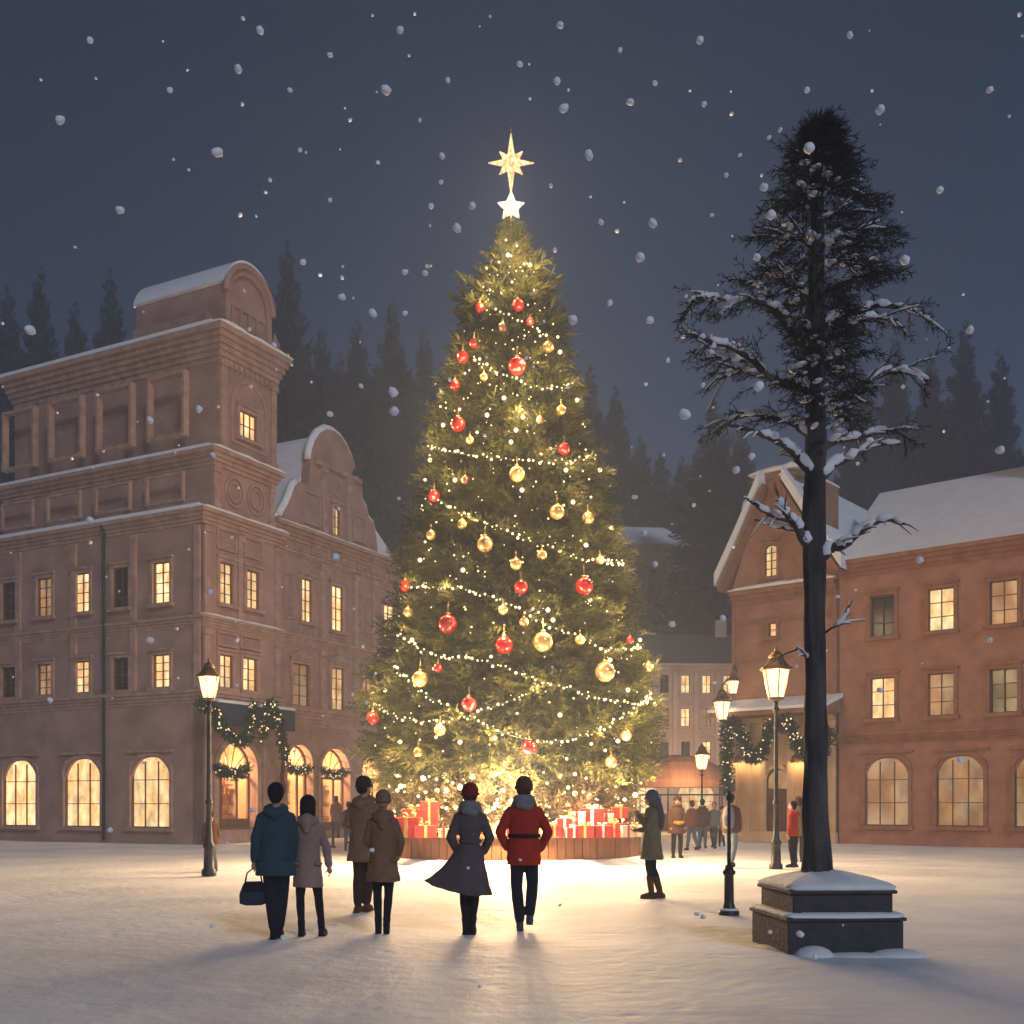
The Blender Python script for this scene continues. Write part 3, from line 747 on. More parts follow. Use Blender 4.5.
# long side wall facing left of the photo, with its own windows
MS = Matrix.Translation((xL,0,0)) @ Matrix.Rotation(-PI/2,4,'Z')   # local x -> -y ; built with x = -depth
def side_rect(d0,d1,z0,z1): return (-d1,-d0,z0,z1)
sidew = MB(MS); SW = []
for zz0,zz1 in ((T3[0][2],T3[0][3]),(T2[0][2],T2[0][3])):
    for d0 in (1.6,3.7,5.8,7.9,10.0): SW.append(side_rect(d0,d0+.85,zz0,zz1))
gw = [side_rect(1.6,3.6,.6,3.3), side_rect(5.2,7.2,.6,3.3), side_rect(8.8,10.8,.6,3.3)]
sidew.slab(rect(-DEP,0,0,zC),[rect(*r) for r in SW]+[arch(*r) for r in gw],0,.35)
wo = wall.build('wall', M['stucco'], tw); sidew.build('side_wall', M['stucco'], tw)
for r in T3: window(tw,*r,rows=4)
for r in T2: window(tw,*r,rows=3)
window(tw,*T5,rows=2,cols=3)
for k,r in enumerate(SW): window(tw,*r,M4=MS,rows=4,pane=['pane','pane_dark','pane','pane_dim','pane_dark'][k%5])
for k,r in enumerate(gw):
    window(tw,*r,M4=MS,arched=True,rows=3,cols=3,pane='pane')
# mouldings
for z,h,o in ((zA,.5,.20),(zB,.42,.16),(zC,.55,.26)):
    cornice(mould,xL,xR,z+.1,h,o,0,DEP,4,3)
cornice(mould,xL4,xR4,zD+.08,.6,.32,0.0,DEP-1,4,3)
cornice(mould,xL5,xR5,zE+.05,1.25,.46,0.0,DEP-1.3,6,3)
mould.build('cornice', M['stucco_trim'], tw)
for x in (xL+.02,xR-.34): pilaster(trim,x,x+.3,zA+.15,zB-.35,0,.07); pilaster(trim,x,x+.3,zB+.15,zC-.5,0,.07)
pilaster(trim,(T3[0][1]+T3[1][0])/2-.12,(T3[0][1]+T3[1][0])/2+.12,zB+.15,zC-.5,0,.07)
for x in (xL4+.02,xR4-.3): pilaster(trim,x,x+.26,zC+.15,zD-.52,.03,.07)
for x in (xL5+.02,xR5-.34): pilaster(trim,x,x+.3,zD+.12,zE-1.1,0,.08)
# upper side wall: panels and two windows (seen from the left)
stt = MB(MS)
for k in range(4):
    stt = MB(MS); d0 = 1.0+k*2.7; stt.slab(rect(-(d0+1.9),-d0,zC+.5,zD-.75),[rect(-(d0+1.8),-(d0+.1),zC+.6,zD-.85)],.02,.14); stt.build('wall_panel', M['stucco_trim'], tw); stt = MB(MS); stt.slab(rect(-(d0+1.9),-d0,zD+.6,zE-1.6),[rect(-(d0+1.78),-(d0+.12),zD+.72,zE-1.72)],.08,.34); stt.build('wall_panel', M['stucco_trim'], tw)
for d0 in (.1,3.3,6.5,9.7,12.1): MB(MS).box(-(d0+.3),-d0,-.08,.02,zA+.15,zC-.5).build('pilaster', M['stucco_trim'], tw)
MB(MS).tube([(-4.9,-.14,.1),(-4.9,-.14,zC-.3),(-4.9,-.3,zC-.05)],.06,8).build('drainpipe', M['iron'], tw, True)
# round-headed blind panels
for r in T3: panel(trim,r[0]-.16,r[1]+.16,r[3]+.45,r[3]+1.25,0)
for r in T2: panel(trim,r[0]-.16,r[1]+.16,r[3]+.3,r[3]+.85,0); panel(trim,r[0]-.1,r[1]+.1,r[2]-.62,r[2]-.2,0)
cx5 = (xL5+xR5)/2; ar = arch(xL5+.6,xR5-.6,zD+.6,zE-1.5,14); ar2 = arch(xL5+.7,xR5-.7,zD+.7,zE-1.6,14)
trim.slab(ar,[ar2],-.05,.01)
cx4 = (xL4+xR4)/2
for dx in (-.62,.62):
    for rr in (.52,.34):
        lp = [(cx4+dx+rr*math.cos(2*PI*k/20), (zC+zD)/2-.1+rr*1.15*math.sin(2*PI*k/20)) for k in range(20)]
        li = [(cx4+dx+(rr-.07)*math.cos(2*PI*k/20), (zC+zD)/2-.1+(rr-.07)*1.15*math.sin(2*PI*k/20)) for k in range(20)]
        trim.slab(lp,[li],-.05,.04)
relief(trim,xL5+.9,xR5-.9,zE-2.5,zE-1.9,0)
for r in T3: relief(trim,r[0]-.08,r[1]+.08,r[3]+.5,r[3]+1.2,0)
for r in T2: relief(trim,r[0]-.08,r[1]+.08,r[3]+.33,r[3]+.82,0)
for z_ in (1.1,1.9,2.7,3.5,4.3):
    for a_,b_ in ((xL+.36,sx0-.4),(sx1+.4,xR-.36)): MB().box(a_,b_,-.03,.002,z_,z_+.05).build('stone_course', M['stucco_trim'], tw)
for k in range(11):   # dentils under the top cornice
    x = xL5+.1+k*(xR5-xL5-.3)/10; trim.box(x,x+.12,-.16,.02,zE-1.3,zE-1.08)
trim.build('carved_trim', M['stucco_trim'], tw)
# stepped attic block and round gable with barrel roof
gx0,gx1 = FL.u(226),FL.u(272); zG0 = zE+.05; zG1 = FL.uz(248,269)[1]
att = MB(); rise = (gx1-gx0)*.5; g0 = arch(gx0,gx1,zG0,zG1,18); g1 = arch(gx0+.28,gx1-.28,zG0+.1,zG1-.32,18)
att.slab(g0,[g1],0.0,.4); att.slab(g1,[],.14,.38); att.slab(g0,[],.4,4.6)
att.box(gx0-.55,gx0-.003,.5,4.2,zG0,FL.uz(222,312)[1]); att.box(gx1+.003,gx1+.35,.5,4.2,zG0,zG0+.9)
att.box(gx0+.3,gx1-.3,.06,.16,zG0+(zG1-zG0)*.40,zG0+(zG1-zG0)*.47)
for k in range(4): x = gx0+.4+k*(gx1-gx0-.8)/4; att.box(x,x+.12,.05,.16,zG0+.15,zG0+(zG1-zG0)*.40)
# outer roll moulding of the round gable
c = (gx0+gx1)/2; r_ = (gx1-gx0)/2; arcp = [(c+(r_+.02)*math.cos(a),-.02,zG1-r_+(r_+.02)*math.sin(a)) for a in [PI*i/18 for i in range(19)]]
att.tube(arcp,.13,8); att.lathe([(.16,0),(.2,.1),(.08,.3),(.16,.5),(.22,.62),(.1,.8),(.02,1.1)],(FL.u(279),.2,zE+.05),10)
att.build('attic_gable', M['stucco'], tw)
sn = MB()
outer = [(c+(r_+.12)*math.cos(a), zG1-r_+(r_+.24)*math.sin(a)) for a in [PI*.12+PI*.80*i/16 for i in range(17)]]
inn = [(c+(r_+.0)*math.cos(a), zG1-r_+(r_+.002)*math.sin(a)) for a in [PI*.92-PI*.80*i/16 for i in range(17)]]
sn.slab(outer+inn,[],-.06,4.7)
sn.build('roof_snow', M['snow'], tw)
sn = MB()
snowcap(sn,xL5-.47,xR5+.47,-.46,.0,zE+.052,.22,1); snowcap(sn,xL4-.33,xR4+.33,-.32,0,zD+.082,.16,2)
snowcap(sn,xL-.27,xR+.27,-.26,0,zC+.102,.16,3); snowcap(sn,xL-.17,xR+.17,-.16,0,zB+.102,.12,4)
sn.box(xL5-.44,gx0-.56,0.001,DEP-.9,zE+.052,zE+.2); sn.box(xL4-.30,xL5-.002,0.001,DEP-1,zD+.082,zD+.2); sn.box(xL-.24,xL4-.002,0.001,DEP,zC+.102,zC+.24); sn.box(gx0-.54,gx1+.36,4.62,DEP-.9,zG0,zG0+.2)
sn.box(gx1+.36,xR5+.44,0.001,DEP-.9,zE+.052,zE+.2)
sn.build('ledge_snow', M['snow'], tw)
def shop_interior(par, hole, x0,x1,z0,z1,yb=1.7, y0=.5, light=60, key=0):
    """lit cream room behind an arched shop window with joinery, shelves and stock"""
    rm = MB(); m = .35
    rm.box(x0-m,x1+m,yb,yb+.05,z0-.3,z1+.3); rm.box(x0-m-.05,x0-m,y0+.01,yb,z0-.3,z1+.3); rm.box(x1+m,x1+m+.05,y0+.01,yb,z0-.3,z1+.3)
    rm.box(x0-m,x1+m,y0+.01,yb,z1+.3,z1+.35); rm.box(x0-m,x1+m,y0+.01,yb,z0-.35,z0-.3)
    s = rm.build('shop_room', M['cream'], par)
    fr = MB(); b = .07; yy = y0-.16
    fr.slab(hole,[arch(x0+b,x1-b,z0+b,z1-b)],yy,yy+.08)
    r = (x1-x0)/2; zt = z1-r; c = (x0+x1)/2
    fr.box(x0+b,x1-b,yy+.003,yy+.075,zt-.28,zt-.18)
    for t in (.28,.68): x = x0+(x1-x0)*t; fr.box(x-.05,x+.05,yy+.005,yy+.07,z0+b,zt-.28)
    for k in range(1,5):
        a = PI*k/5; fr.tube([(c,yy+.04,zt-.18),(c+(r-b)*math.cos(a),yy+.04,zt+(r-b)*math.sin(a))],.022,5)
    fr.box(x0+b,x1-b,yy+.004,yy+.072,z0+b,z0+.35)
    w = fr.build('shop_window', M['wood'], par)
    MB().slab(arch(x0+b,x1-b,z0+b,z1-b),[],yy+.035,yy+.04).build('pane', M['glass'], w)
    sh = MB()
    for k in range(1,5): zz = z0+.1+k*(zt-z0-.4)/4.6; sh.box(x0-.1,x1+.1,yb-.45,yb-.003,zz,zz+.04)
    so = sh.build('shelves', M['wood'], par)
    g = MB(); h = MB(); q = MB()
    for k in range(0,5):
        zz = z0+.145+k*(zt-z0-.4)/4.6 if k else z0-.298
        x = x0-.05
        while x < x1-.1:
            w_ = random.uniform(.08,.2); hh = random.uniform(.12,.34); t = random.choice([g,h,q]); yy2 = random.uniform(yb-.4,yb-.2)
            if random.random()<.35: t.lathe([(w_*.4,0),(w_*.5,hh*.4),(w_*.25,hh*.7),(w_*.2,hh)],(x+w_/2,yy2+.05,zz),8)
            else: t.box(x,x+w_,yy2,yy2+.15,zz,zz+hh)
            x += w_+random.uniform(.02,.12)
    for t,mm in ((g,'redbow'),(h,'goldr'),(q,'wood')):
        o = t.build('shop_goods', M[mm], par); o['kind'] = 'stuff'
    point(((x0+x1)/2,y0+.45,zt+.35), light, (1,.66,.33), .15, 'shop_light', par)
    point(((x0+x1)/2-.1,y0+.5,z0+.9), light*.3, (1,.62,.3), .15, 'shop_light', par)
    return s
shop_interior(tw, holes[0], sx0,sx1,sz0,sz1, light=330)
st = MB(); st.box(xL,sx0-.3,-.15,-.002,0,.35); st.box(sx1+.3,xR+.02,-.15,-.002,0,.35); st.box(sx0-.3,sx1+.3,-.16,-.003,0,sz0-.05)
for (a,b) in ((xL,sx0-.28),(sx1+.28,xR)): pilaster(st,a+.05,b-.05,.36,zA-.45,0,.1)
st.slab(arch(sx0-.22,sx1+.22,sz0,sz1+.22),[holes[0]],-.09,.01)
st.build('base_trim', M['stucco_trim'], tw)
aw = MB(); ax0,ax1 = FL.u(200.5),FL.u(278)
aw.loft([[(x,-.26,zA-.33),(x,-.85,zA-.43),(x,-.85,zA-1.25),(x,-.79,zA-1.25),(x,-.79,zA-.49),(x,-.26,zA-.40)] for x in (ax0,ax1)])
aw.build('awning', M['slate'], tw)
sn = MB(); sn.loft([[(x,-.24,zA-.329),(x,-.87,zA-.428),(x,-.87,zA-.33),(x,-.24,zA-.22)] for x in (ax0,ax1)]); sn.build('awning_snow', M['snow'], tw)
def fp(fc,px,py,w): u,z = fc.uz(px,py,w); return fc.world(u,-w,z)
garland('fir garland hanging in a deep swag from the dark awning of the tower house', [fp(FL,a,b,1.1) for a,b in ((201,702),(207,708),(215,712),(222,728),(231,737),(240,741),(247,738),(250,722),(254,704))], .22)
garland('fir garland trailing down from the right end of the dark awning', [fp(FL,a,b,1.1) for a,b in ((262,738),(266,720),(270,704),(275,712),(280,728),(283,745),(285,760))], .20)
garland('small fir garland with red berries across the tower shop door', [fp(FL,a,b,.2) for a,b in ((217,768),(224,772),(232,774),(240,773),(249,768))], .22)
rb = MB()
for k,(a,b) in enumerate(((283,768),(282,778),(284,788))): rb.ell(tuple(fp(FL,a,b,.6)),(.09,.09,.30),8,6)
o = rb.build('red_drape', M['maroon_cloth'], None, True); tag(o,'narrow red cloth tied to the wall below the trailing garland','drape')

# ---------------- left: long gabled building
WO = -.55
FB = Face(FL.O[0]+WO*FL.n[0], FL.O[1]+WO*FL.n[1], FL.a)
lb = empty('gabled_building', (FB.O[0],FB.O[1],0), FB.a, 'long brown building with a curved stepped gable, between tower house and big tree', 'town house')
x0 = xR+.0; x1 = 19.0
zc = FB.uz(275,522)[1]; zf = FB.uz(275,545)[1]; z2 = FB.uz(282,634)[1]; z1_ = FB.uz(283,707)[1]; z0_ = FB.uz(283,722)[1]
A = [px_rect(FB,r) for r in ((286,745,312,826),(320,749,349,829),(361,752,387,831))]
A += [(A[2][1]+1.2,A[2][1]+3.4,A[2][2],A[2][3])]
base = [p[2] for p in A]; A = [(a,b,.35,d) for a,b,_,d in A]
W2 = [px_rect(FB,r) for r in ((301,579,312,622),(331,586,343,631),(383,605,395,641))]
dx = W2[1][0]-W2[0][0]; ww = W2[1][1]-W2[1][0]
W2 += [(W2[2][0]+dx*k,W2[2][0]+dx*k+ww,W2[2][2],W2[2][3]) for k in (1,2)]
W1 = [px_rect(FB,r) for r in ((292,664,309,706),(331,668,344,710),(362,672,373,713))]
W1 = [W1[0],W1[1],W1[2]]+[(W1[2][0]+dx*k,W1[2][0]+dx*k+ww,W1[2][2],W1[2][3]) for k in (1.2,2.2)]
blind = [px_rect(FB,r) for r in ((353,594,360,632),(366,598,374,634),(283,572,292,618))]
wl = MB(); wl.slab(rect(x0+.002,x1,0,z0_),[arch(*a) for a in A],0,.5)
wl.slab(rect(x0+.002,x1,z0_+.001,zc),[rect(*r) for r in W1+W2],0,.4)
wl.box(x1-.4,x1,.5,9,0,zc); wl.box(x0+.002,x1-.41,8.6,9,0,zc); wl.box(x0+.002,x1-.41,.41,8.59,zc-.3,zc-.01)
# shaped gable
gp = [(283,517),(285,511),(289,505),(293,495),(296,486),(300,482),(309,484),(310,472),(312,460),(313,450),(316,441),(321,433),(328,429),(335,431),(342,437),(348,446),(353,457),(356,468),(353,470),(353,479),(359,480),(362,484),(363,500),(367,507),(369,517),(374,523),(377,538),(378,553)]
gl = [FB.uz(a,b) for a,b in gp]; gl = [(gl[0][0],zc+.05)]+gl+[(gl[-1][0],zc+.05)]
gwin = px_rect(FB,(332.5,507,340,536)); gh = arch(*gwin)
wl.slab(gl,[gh],0.02,.45)
wl.build('wall', M['stucco'], lb)
sg = MB(); inner_l = gl[1:-1]
for seg in (range(0,6),range(8,18),range(20,27)):
    pts = [(gl[i+1][0],.24,gl[i+1][1]+.06) for i in seg if i+1 < len(gl)-1]
    sg.tube(pts,.19,7)
sg.build('gable_snow', M['snow'], lb, True)
for r in W2: window(lb,*r,rows=4,arched=False)
for k,r in enumerate(W1): window(lb,*r,rows=4,pane=['pane_dim','pane','pane_dim','pane','pane'][k])
window(lb,*gwin,arched=True,rows=3)
tm = MB()
cornice(tm,x0,x1,zc+.05,.55,.45); cornice(tm,x0,x1,zf-.0,.18,.12,0,None,2); cornice(tm,x0,x1,z2+.1,.4,.22); cornice(tm,x0,x1,z1_+.05,.75,.35,0,None,5)
xs = [x0+.25]+[(W2[i][1]+W2[i+1][0])/2 for i in range(2)]+[x1-.6]
for x in (xs[0],xs[1],W2[1][1]+.9,W2[2][0]-.8,W2[2][1]+1,x1-.4):
    pilaster(tm,x-.17,x+.17,z2+.12,zf-.2,0,.1); pilaster(tm,x-.17,x+.17,z1_+.07,z2-.35,0,.1)
for r in blind: panel(tm,*r,0,.05,.06); panel(tm,r[0]+.14,r[1]-.14,r[2]+.2,r[3]-.2,0,.035,.05)
for r in W2+W1: panel(tm,r[0]-.1,r[1]+.1,r[2]-.72,r[2]-.22,0,.04,.05)
for i in range(14): x = x0+.5+i*(x1-x0-1)/13.; tm.box(x-.07,x+.07,-.10,.01,zf+.05,zc-.55)
for i in range(13): x = x0+.85+i*(x1-x0-1)/13.; panel(tm,x-.26,x+.26,zf+.1,zc-.65,0,.03,.04)
# gable ornament
for r in blind: relief(tm,r[0]+.1,r[1]-.1,(r[2]+r[3])/2-.4,(r[2]+r[3])/2+.4,0)
for r in W2+W1: relief(tm,r[0],r[1],r[2]-.70,r[2]-.24,0)
for i in range(13): x = x0+.85+i*(x1-x0-1)/13.; relief(tm,x-.22,x+.22,zf+.15,zc-.7,0)
for r in W2[:4]: relief(tm,r[0]-.15,r[1]+.15,r[3]+.25,r[3]+.75,0)
for r in W1[:4]: tm.slab([(r[0]-.25,r[3]+.24),(r[1]+.25,r[3]+.24),((r[0]+r[1])/2,r[3]+.62)],[],-.12,.01)
g_ = gwin; cxg = (g_[0]+g_[1])/2
for x in (cxg-1.05,cxg+.75): pilaster(tm,x,x+.3,zc+.15,g_[3]+1.5,.02,.09)
tm.box(cxg-1.6,cxg+1.75,-.16,.02,FB.uz(313,463)[1],FB.uz(313,463)[1]+.16)
tm.box(cxg-1.3,cxg+1.45,-.10,.02,g_[3]+1.55,g_[3]+1.68)
panel(tm,cxg-2.3,cxg-1.2,zc+.4,zc+1.8,.02); panel(tm,cxg+1.2,cxg+2.2,zc+.4,zc+1.6,.02)
lp = [(cxg+.4*math.cos(2*PI*k/18),g_[3]+.85+.4*math.sin(2*PI*k/18)) for k in range(18)]; li = [(cxg+.3*math.cos(2*PI*k/18),g_[3]+.85+.3*math.sin(2*PI*k/18)) for k in range(18)]
tm.slab(lp,[li],-.05,.03)
# arcade piers
for a,b in [(x0+.02,A[0][0]-.12)]+[(A[i][1]+.12,A[i+1][0]-.12) for i in range(3)]+[(A[3][1]+.12,x1-.02)]:
    tm.box(a,b,-.12,.005,0,.55); tm.box(a-.03,b+.03,-.15,.006,A[0][3]-1.25,A[0][3]-1.12)
for a in A: tm.slab(arch(a[0]-.16,a[1]+.16,a[2],a[3]+.16),[arch(*a)],-.07,.01); panel(tm,a[0]+.1,a[1]-.1,a[3]+.25,z0_-.15,0,.03,.04)
tm.build('carved_trim', M['stucco_trim'], lb)
for k,a in enumerate(A): shop_interior(lb, arch(*a), *a, light=330 if k<3 else 50)
sn = MB(); snowcap(sn,x0+.1,x1,-.40,.0,zc+.052,.12,8); sn.build('ledge_snow', M['snow'], lb)
for k,r in enumerate(((288,767,311),(322,771,347))):
    garland(f'small berry-dotted garland across the {["first","second"][k]} arched shop window right of the tower house',[fp(FB,r[0],r[1],.1),fp(FB,(r[0]+r[2])/2,r[1]+4,.1),fp(FB,r[2],r[1]+1,.1)],.2)
# snowy main roof behind the gable: ridge runs away from the square
ax_,az_ = FB.uz(328,432); rl,rr_ = x0+.1,FB.uz(408,560)[0]
rf = MB(); q_ = lambda a,b: (FB.uz(a,b)[0],FB.uz(a,b)[1]-.12)
prof = [(rl-.1,zc+.1),(FB.u(285),zc+.5),q_(292,503),q_(299,486),q_(311,470),q_(314,450),q_(320,437),q_(328,431),q_(337,436),q_(348,450),q_(354,474),q_(363,494),(rr_,zc+.15),(x1,zc+.12)]
rf.slab(prof+[(x1,zc+.061),(rl-.1,zc+.061)],[],.46,8.8); rf.build('roof', M['snow'], lb)

# ---------------- right: brick gabled house
FR = Face(8.92,44.0,math.atan2(-.6433,.7657))
rh = empty('brick_house', (FR.O[0],FR.O[1],0), FR.a, 'reddish steep-gabled house with a garlanded cream shop front behind the nearest lamp post', 'town house')
u0,u1 = FR.u(734),FR.u(838); uc = FR.u(779)
zr = FR.uz(735,716)[1]; zs_ = FR.uz(733,597)[1]
Wg = px_rect(FR,(766,545,778.5,577)); Ws = px_rect(FR,(770,623,778,637)); Dr = px_rect(FR,(764,768,789,836)); Dr = (Dr[0],Dr[1],.35,Dr[3])
wl = MB(); wl.slab(rect(u0+.1,u1-.1,0,zr-.1),[arch(*Dr)],0,.4)
apx,apz = uc,FR.uz(777,482)[1]; el = FR.uz(733,578)[1]
gab = [(u0,zr-.099),(u1,zr-.099),(u1,el-.4),(apx+.5,apz),(apx-.5,apz),(u0,el-.4)]
wl2 = MB(); wl2.slab(gab,[arch(*Wg,rise=.2),rect(*Ws)],-.12,.3)
wl2.box(u0,u0+.35,.301,9,0,el-.4); wl2.box(u1-.35,u1,.301,9,0,el-.4); wl2.slab(gab,[],8.6,8.9)
wl.build('shop_wall', M['cream'], rh); wl2.build('wall', M['brick'], rh)
# top cap block
tb = MB(); tb.box(apx-1.0,apx+.75,-.2,.6,apz-1.1,apz+.1); tb.slab([(apx-1.1,apz+.1),(apx+.95,apz+.1),(apx-.05,apz+.62)],[],-.26,.7)
tb.box(apx+1.0,apx+1.9,.0,1.2,apz-3.2,apz-.35); tb.build('gable_cap', M['brick_trim'], rh)
# roof slabs with snow
rf = MB(); sn = MB()
for sx,ue in ((-1,u0),(1,u1)):
    e = (ue+sx*.34, el-.38); a = (apx+sx*.35, apz-.15)
    mid = (a[0]+(e[0]-a[0])*.5, a[1]+(e[1]-a[1])*.52)
    P_ = [a,mid,e]
    prof = P_+[(p[0],p[1]-.22) for p in reversed(P_)]; rf.slab(prof if sx>0 else prof,[],-.75,9.1)
    prof = [(p[0]+sx*.12,p[1]+.48) for p in P_]+[(p[0]+sx*.12,p[1]+.004) for p in reversed(P_)]; sn.slab(prof,[],-.80,9.1)
rf.build('roof', M['brick_trim'], rh)
snowcap(sn,apx-1.15,apx+.98,-.3,.7,apz+.35,.3,3); snowcap(sn,apx+1.0,apx+1.95,-.02,1.2,apz-.349,.25,5)
snowcap(sn,u0-.05,u1+.05,-.42,-.13,zs_+.14,.2,6)
sn.build('roof_snow', M['snow'], rh)
window(rh,*Wg,yf=-.12,arched=True,rows=4,mt='brick_trim'); window(rh,*Ws,yf=-.12,rows=2,cols=1,mt='brick_trim')
tm = MB()
cornice(tm,u0,u1,zs_+.13,.55,.28,-.12,None,3); tm.box(u0,u1,-.2,-.115,zs_-1.2,zs_-1.05)
for x in (u0,u1-.16): tm.box(x,x+.16,-.19,-.118,zr,zs_-.45)
tm.box(u0+.2,u0+2.6,-.17,-.119,zr+2.1,zr+2.2)
for k in range(9): tm.box(u0+.18,u1-.18,-.128,-.117,zr+.25+k*.42,zr+.262+k*.42)
tm.build('timber_trim', M['brick_trim'], rh)
lt = MB(); lt.loft([[(x,-.12,zr+.45),(x,-1.55,zr+.02),(x,-1.55,zr-.14),(x,-.12,zr-.12)] for x in (u0-.25,u1+.2)]); lt.build('shop_roof', M['brick_trim'], rh)
sn = MB(); sn.loft([[(x,-.11,zr+.62),(x,-.9,zr+.42),(x,-1.62,zr+.14),(x,-1.62,zr+.024),(x,-.121,zr+.453)] for x in (u0-.3,u1+.25)]); sn.build('shop_roof_snow', M['snow'], rh)
tm = MB()
for px in (735,748.5,764,791,806,822):
    x = FR.u(px); tm.box(x-.11,x+.11,-.14,.002,.4,zr-.16); tm.box(x-.16,x+.16,-.17,.002,zr-.55,zr-.4)
tm.box(u0,u1,-.22,.0021,0,.42); tm.box(u0+.1,u1-.1,-.18,.0019,zr-.35,zr-.161)
tm.slab(arch(Dr[0]-.15,Dr[1]+.15,Dr[2],Dr[3]+.15),[arch(*Dr)],-.07,.01)
tm.build('shop_trim', M['cream'], rh)
dr = MB(); dr.slab(arch(*Dr),[arch(Dr[0]+.08,Dr[1]-.08,Dr[3]-.8,Dr[3]-.08)],.2,.28)
for k in (0,1): xm = Dr[0]+(Dr[1]-Dr[0])*(k*.5+.06); panel(dr,xm,xm+(Dr[1]-Dr[0])*.4,Dr[2]+.2,Dr[3]-1.3,.2,.04,.06)
d_ = dr.build('door', M['wood'], rh); MB().slab(arch(Dr[0]+.08,Dr[1]-.08,Dr[3]-.8,Dr[3]-.08),[],.23,.25).build('fanlight', M['pane_dim'], d_)
MB().tube([((Dr[0]+Dr[1])/2-.06,.17,1.3),((Dr[0]+Dr[1])/2-.06,.14,1.35),((Dr[0]+Dr[1])/2-.06,.17,1.5)],.02,6).build('handle', M['brass'], d_)
for k,px in enumerate((741,757,798,814)):
    x,z = FR.uz(px,763); f = MB(); f.lathe([(.09,.28),(.14,.1),(.16,0)],(x,-.3,z),10); f.tube([(x,0,z+.2),(x,-.18,z+.32),(x,-.3,z+.28)],.02,5)
    f.build('wall_light', M['brass'], rh, True)
    point((x,-.32,z-.06), 16, (1,.6,.28), .05, 'wall_light_glow', rh)
garland('fir garland hanging straight down the left corner of the brick house',[fp(FR,a,b,1.75) for a,b in ((731,722),(728,735),(727,750),(727,765),(728,780),(728,792))],.24)
garland('deep fir garland swag left of the lamp post under the shop roof',[fp(FR,a,b,1.75) for a,b in ((722,733),(732,722),(740,732),(746,748),(752,758),(760,755),(767,740),(771,722))],.25)
garland('fir garland swag right of the lamp post under the shop roof',[fp(FR,a,b,1.75) for a,b in ((779,726),(787,722),(795,738),(803,752),(812,758),(822,752),(832,730))],.25)
bracket = []
def wall_lantern(px,py,w,s,label,power):
    p = fp(FR,px,py,w); r = empty('wall_lantern', p, 0, label, 'lantern'); lantern(r,-.6*s,s)
    q = FR.world(u0+.02,.3,p.z+.5)-p
    a = MB(); a.tube([(0,0,.72*s),(q.x*.3,q.y*.3,.95*s+.1),(q.x*.7,q.y*.7,.8*s),(q.x,q.y,q.z)],.03,6); a.build('bracket', M['iron'], r, True)
    point((0,0,-.2*s),power,(1,.62,.3),.25*s,'lamp_or_fill_light',r)
wall_lantern(733,684,1.0,.75,'small lantern on an iron bracket at the corner of the brick house',14)
wall_lantern(722,706,1.9,1.05,'larger bracket lantern lower down beside the corner of the brick house',22)
# annex continuing the terrace to the right
an = empty('annex_house', tuple(FR.world(u1+.05,0,0)), FR.a, 'plain reddish house with a snowy roof, right of the gabled house', 'town house')
wl = MB(); wn = [(1.2+k*2.1,2.1+k*2.1,z,z+1.5) for k in range(4) for z in (4.6,7.6)]; gf = [(1.0+k*2.6,2.6+k*2.6,.7,3.2) for k in range(3)]
wl.slab(rect(0,9.5,0,10.4),[rect(*r) for r in wn]+[arch(*r) for r in gf],.0,.35); wl.box(9.15,9.5,.351,8,0,10.4); wl.box(0,.35,.351,8,0,10.4)
wl.build('wall', M['brick'], an)
for k,r in enumerate(wn): window(an,*r,rows=3,pane=['pane','pane_dark','pane_dim'][k%3],mt='brick_trim')
for r in gf: window(an,*r,arched=True,rows=3,cols=3,pane='pane_dim',mt='brick_trim')
tm = MB(); cornice(tm,0,9.5,10.5,.6,.4); tm.build('cornice', M['brick_trim'], an); tm = MB(); cornice(tm,0,9.5,4.1,.4,.25); tm.build('string_course', M['brick_trim'], an)
rf = MB(); rf.loft([[(x,-.45,10.5),(x,4,14.0),(x,8.3,10.5)] for x in (-.03,9.7)]); rf.build('roof', M['snow'], an)
ch = MB(); ch.box(6,7,3,3.8,12.6,15.2); ch.box(5.92,7.08,2.92,3.88,15.2,15.4); ch.build('chimney', M['brick_trim'], an)

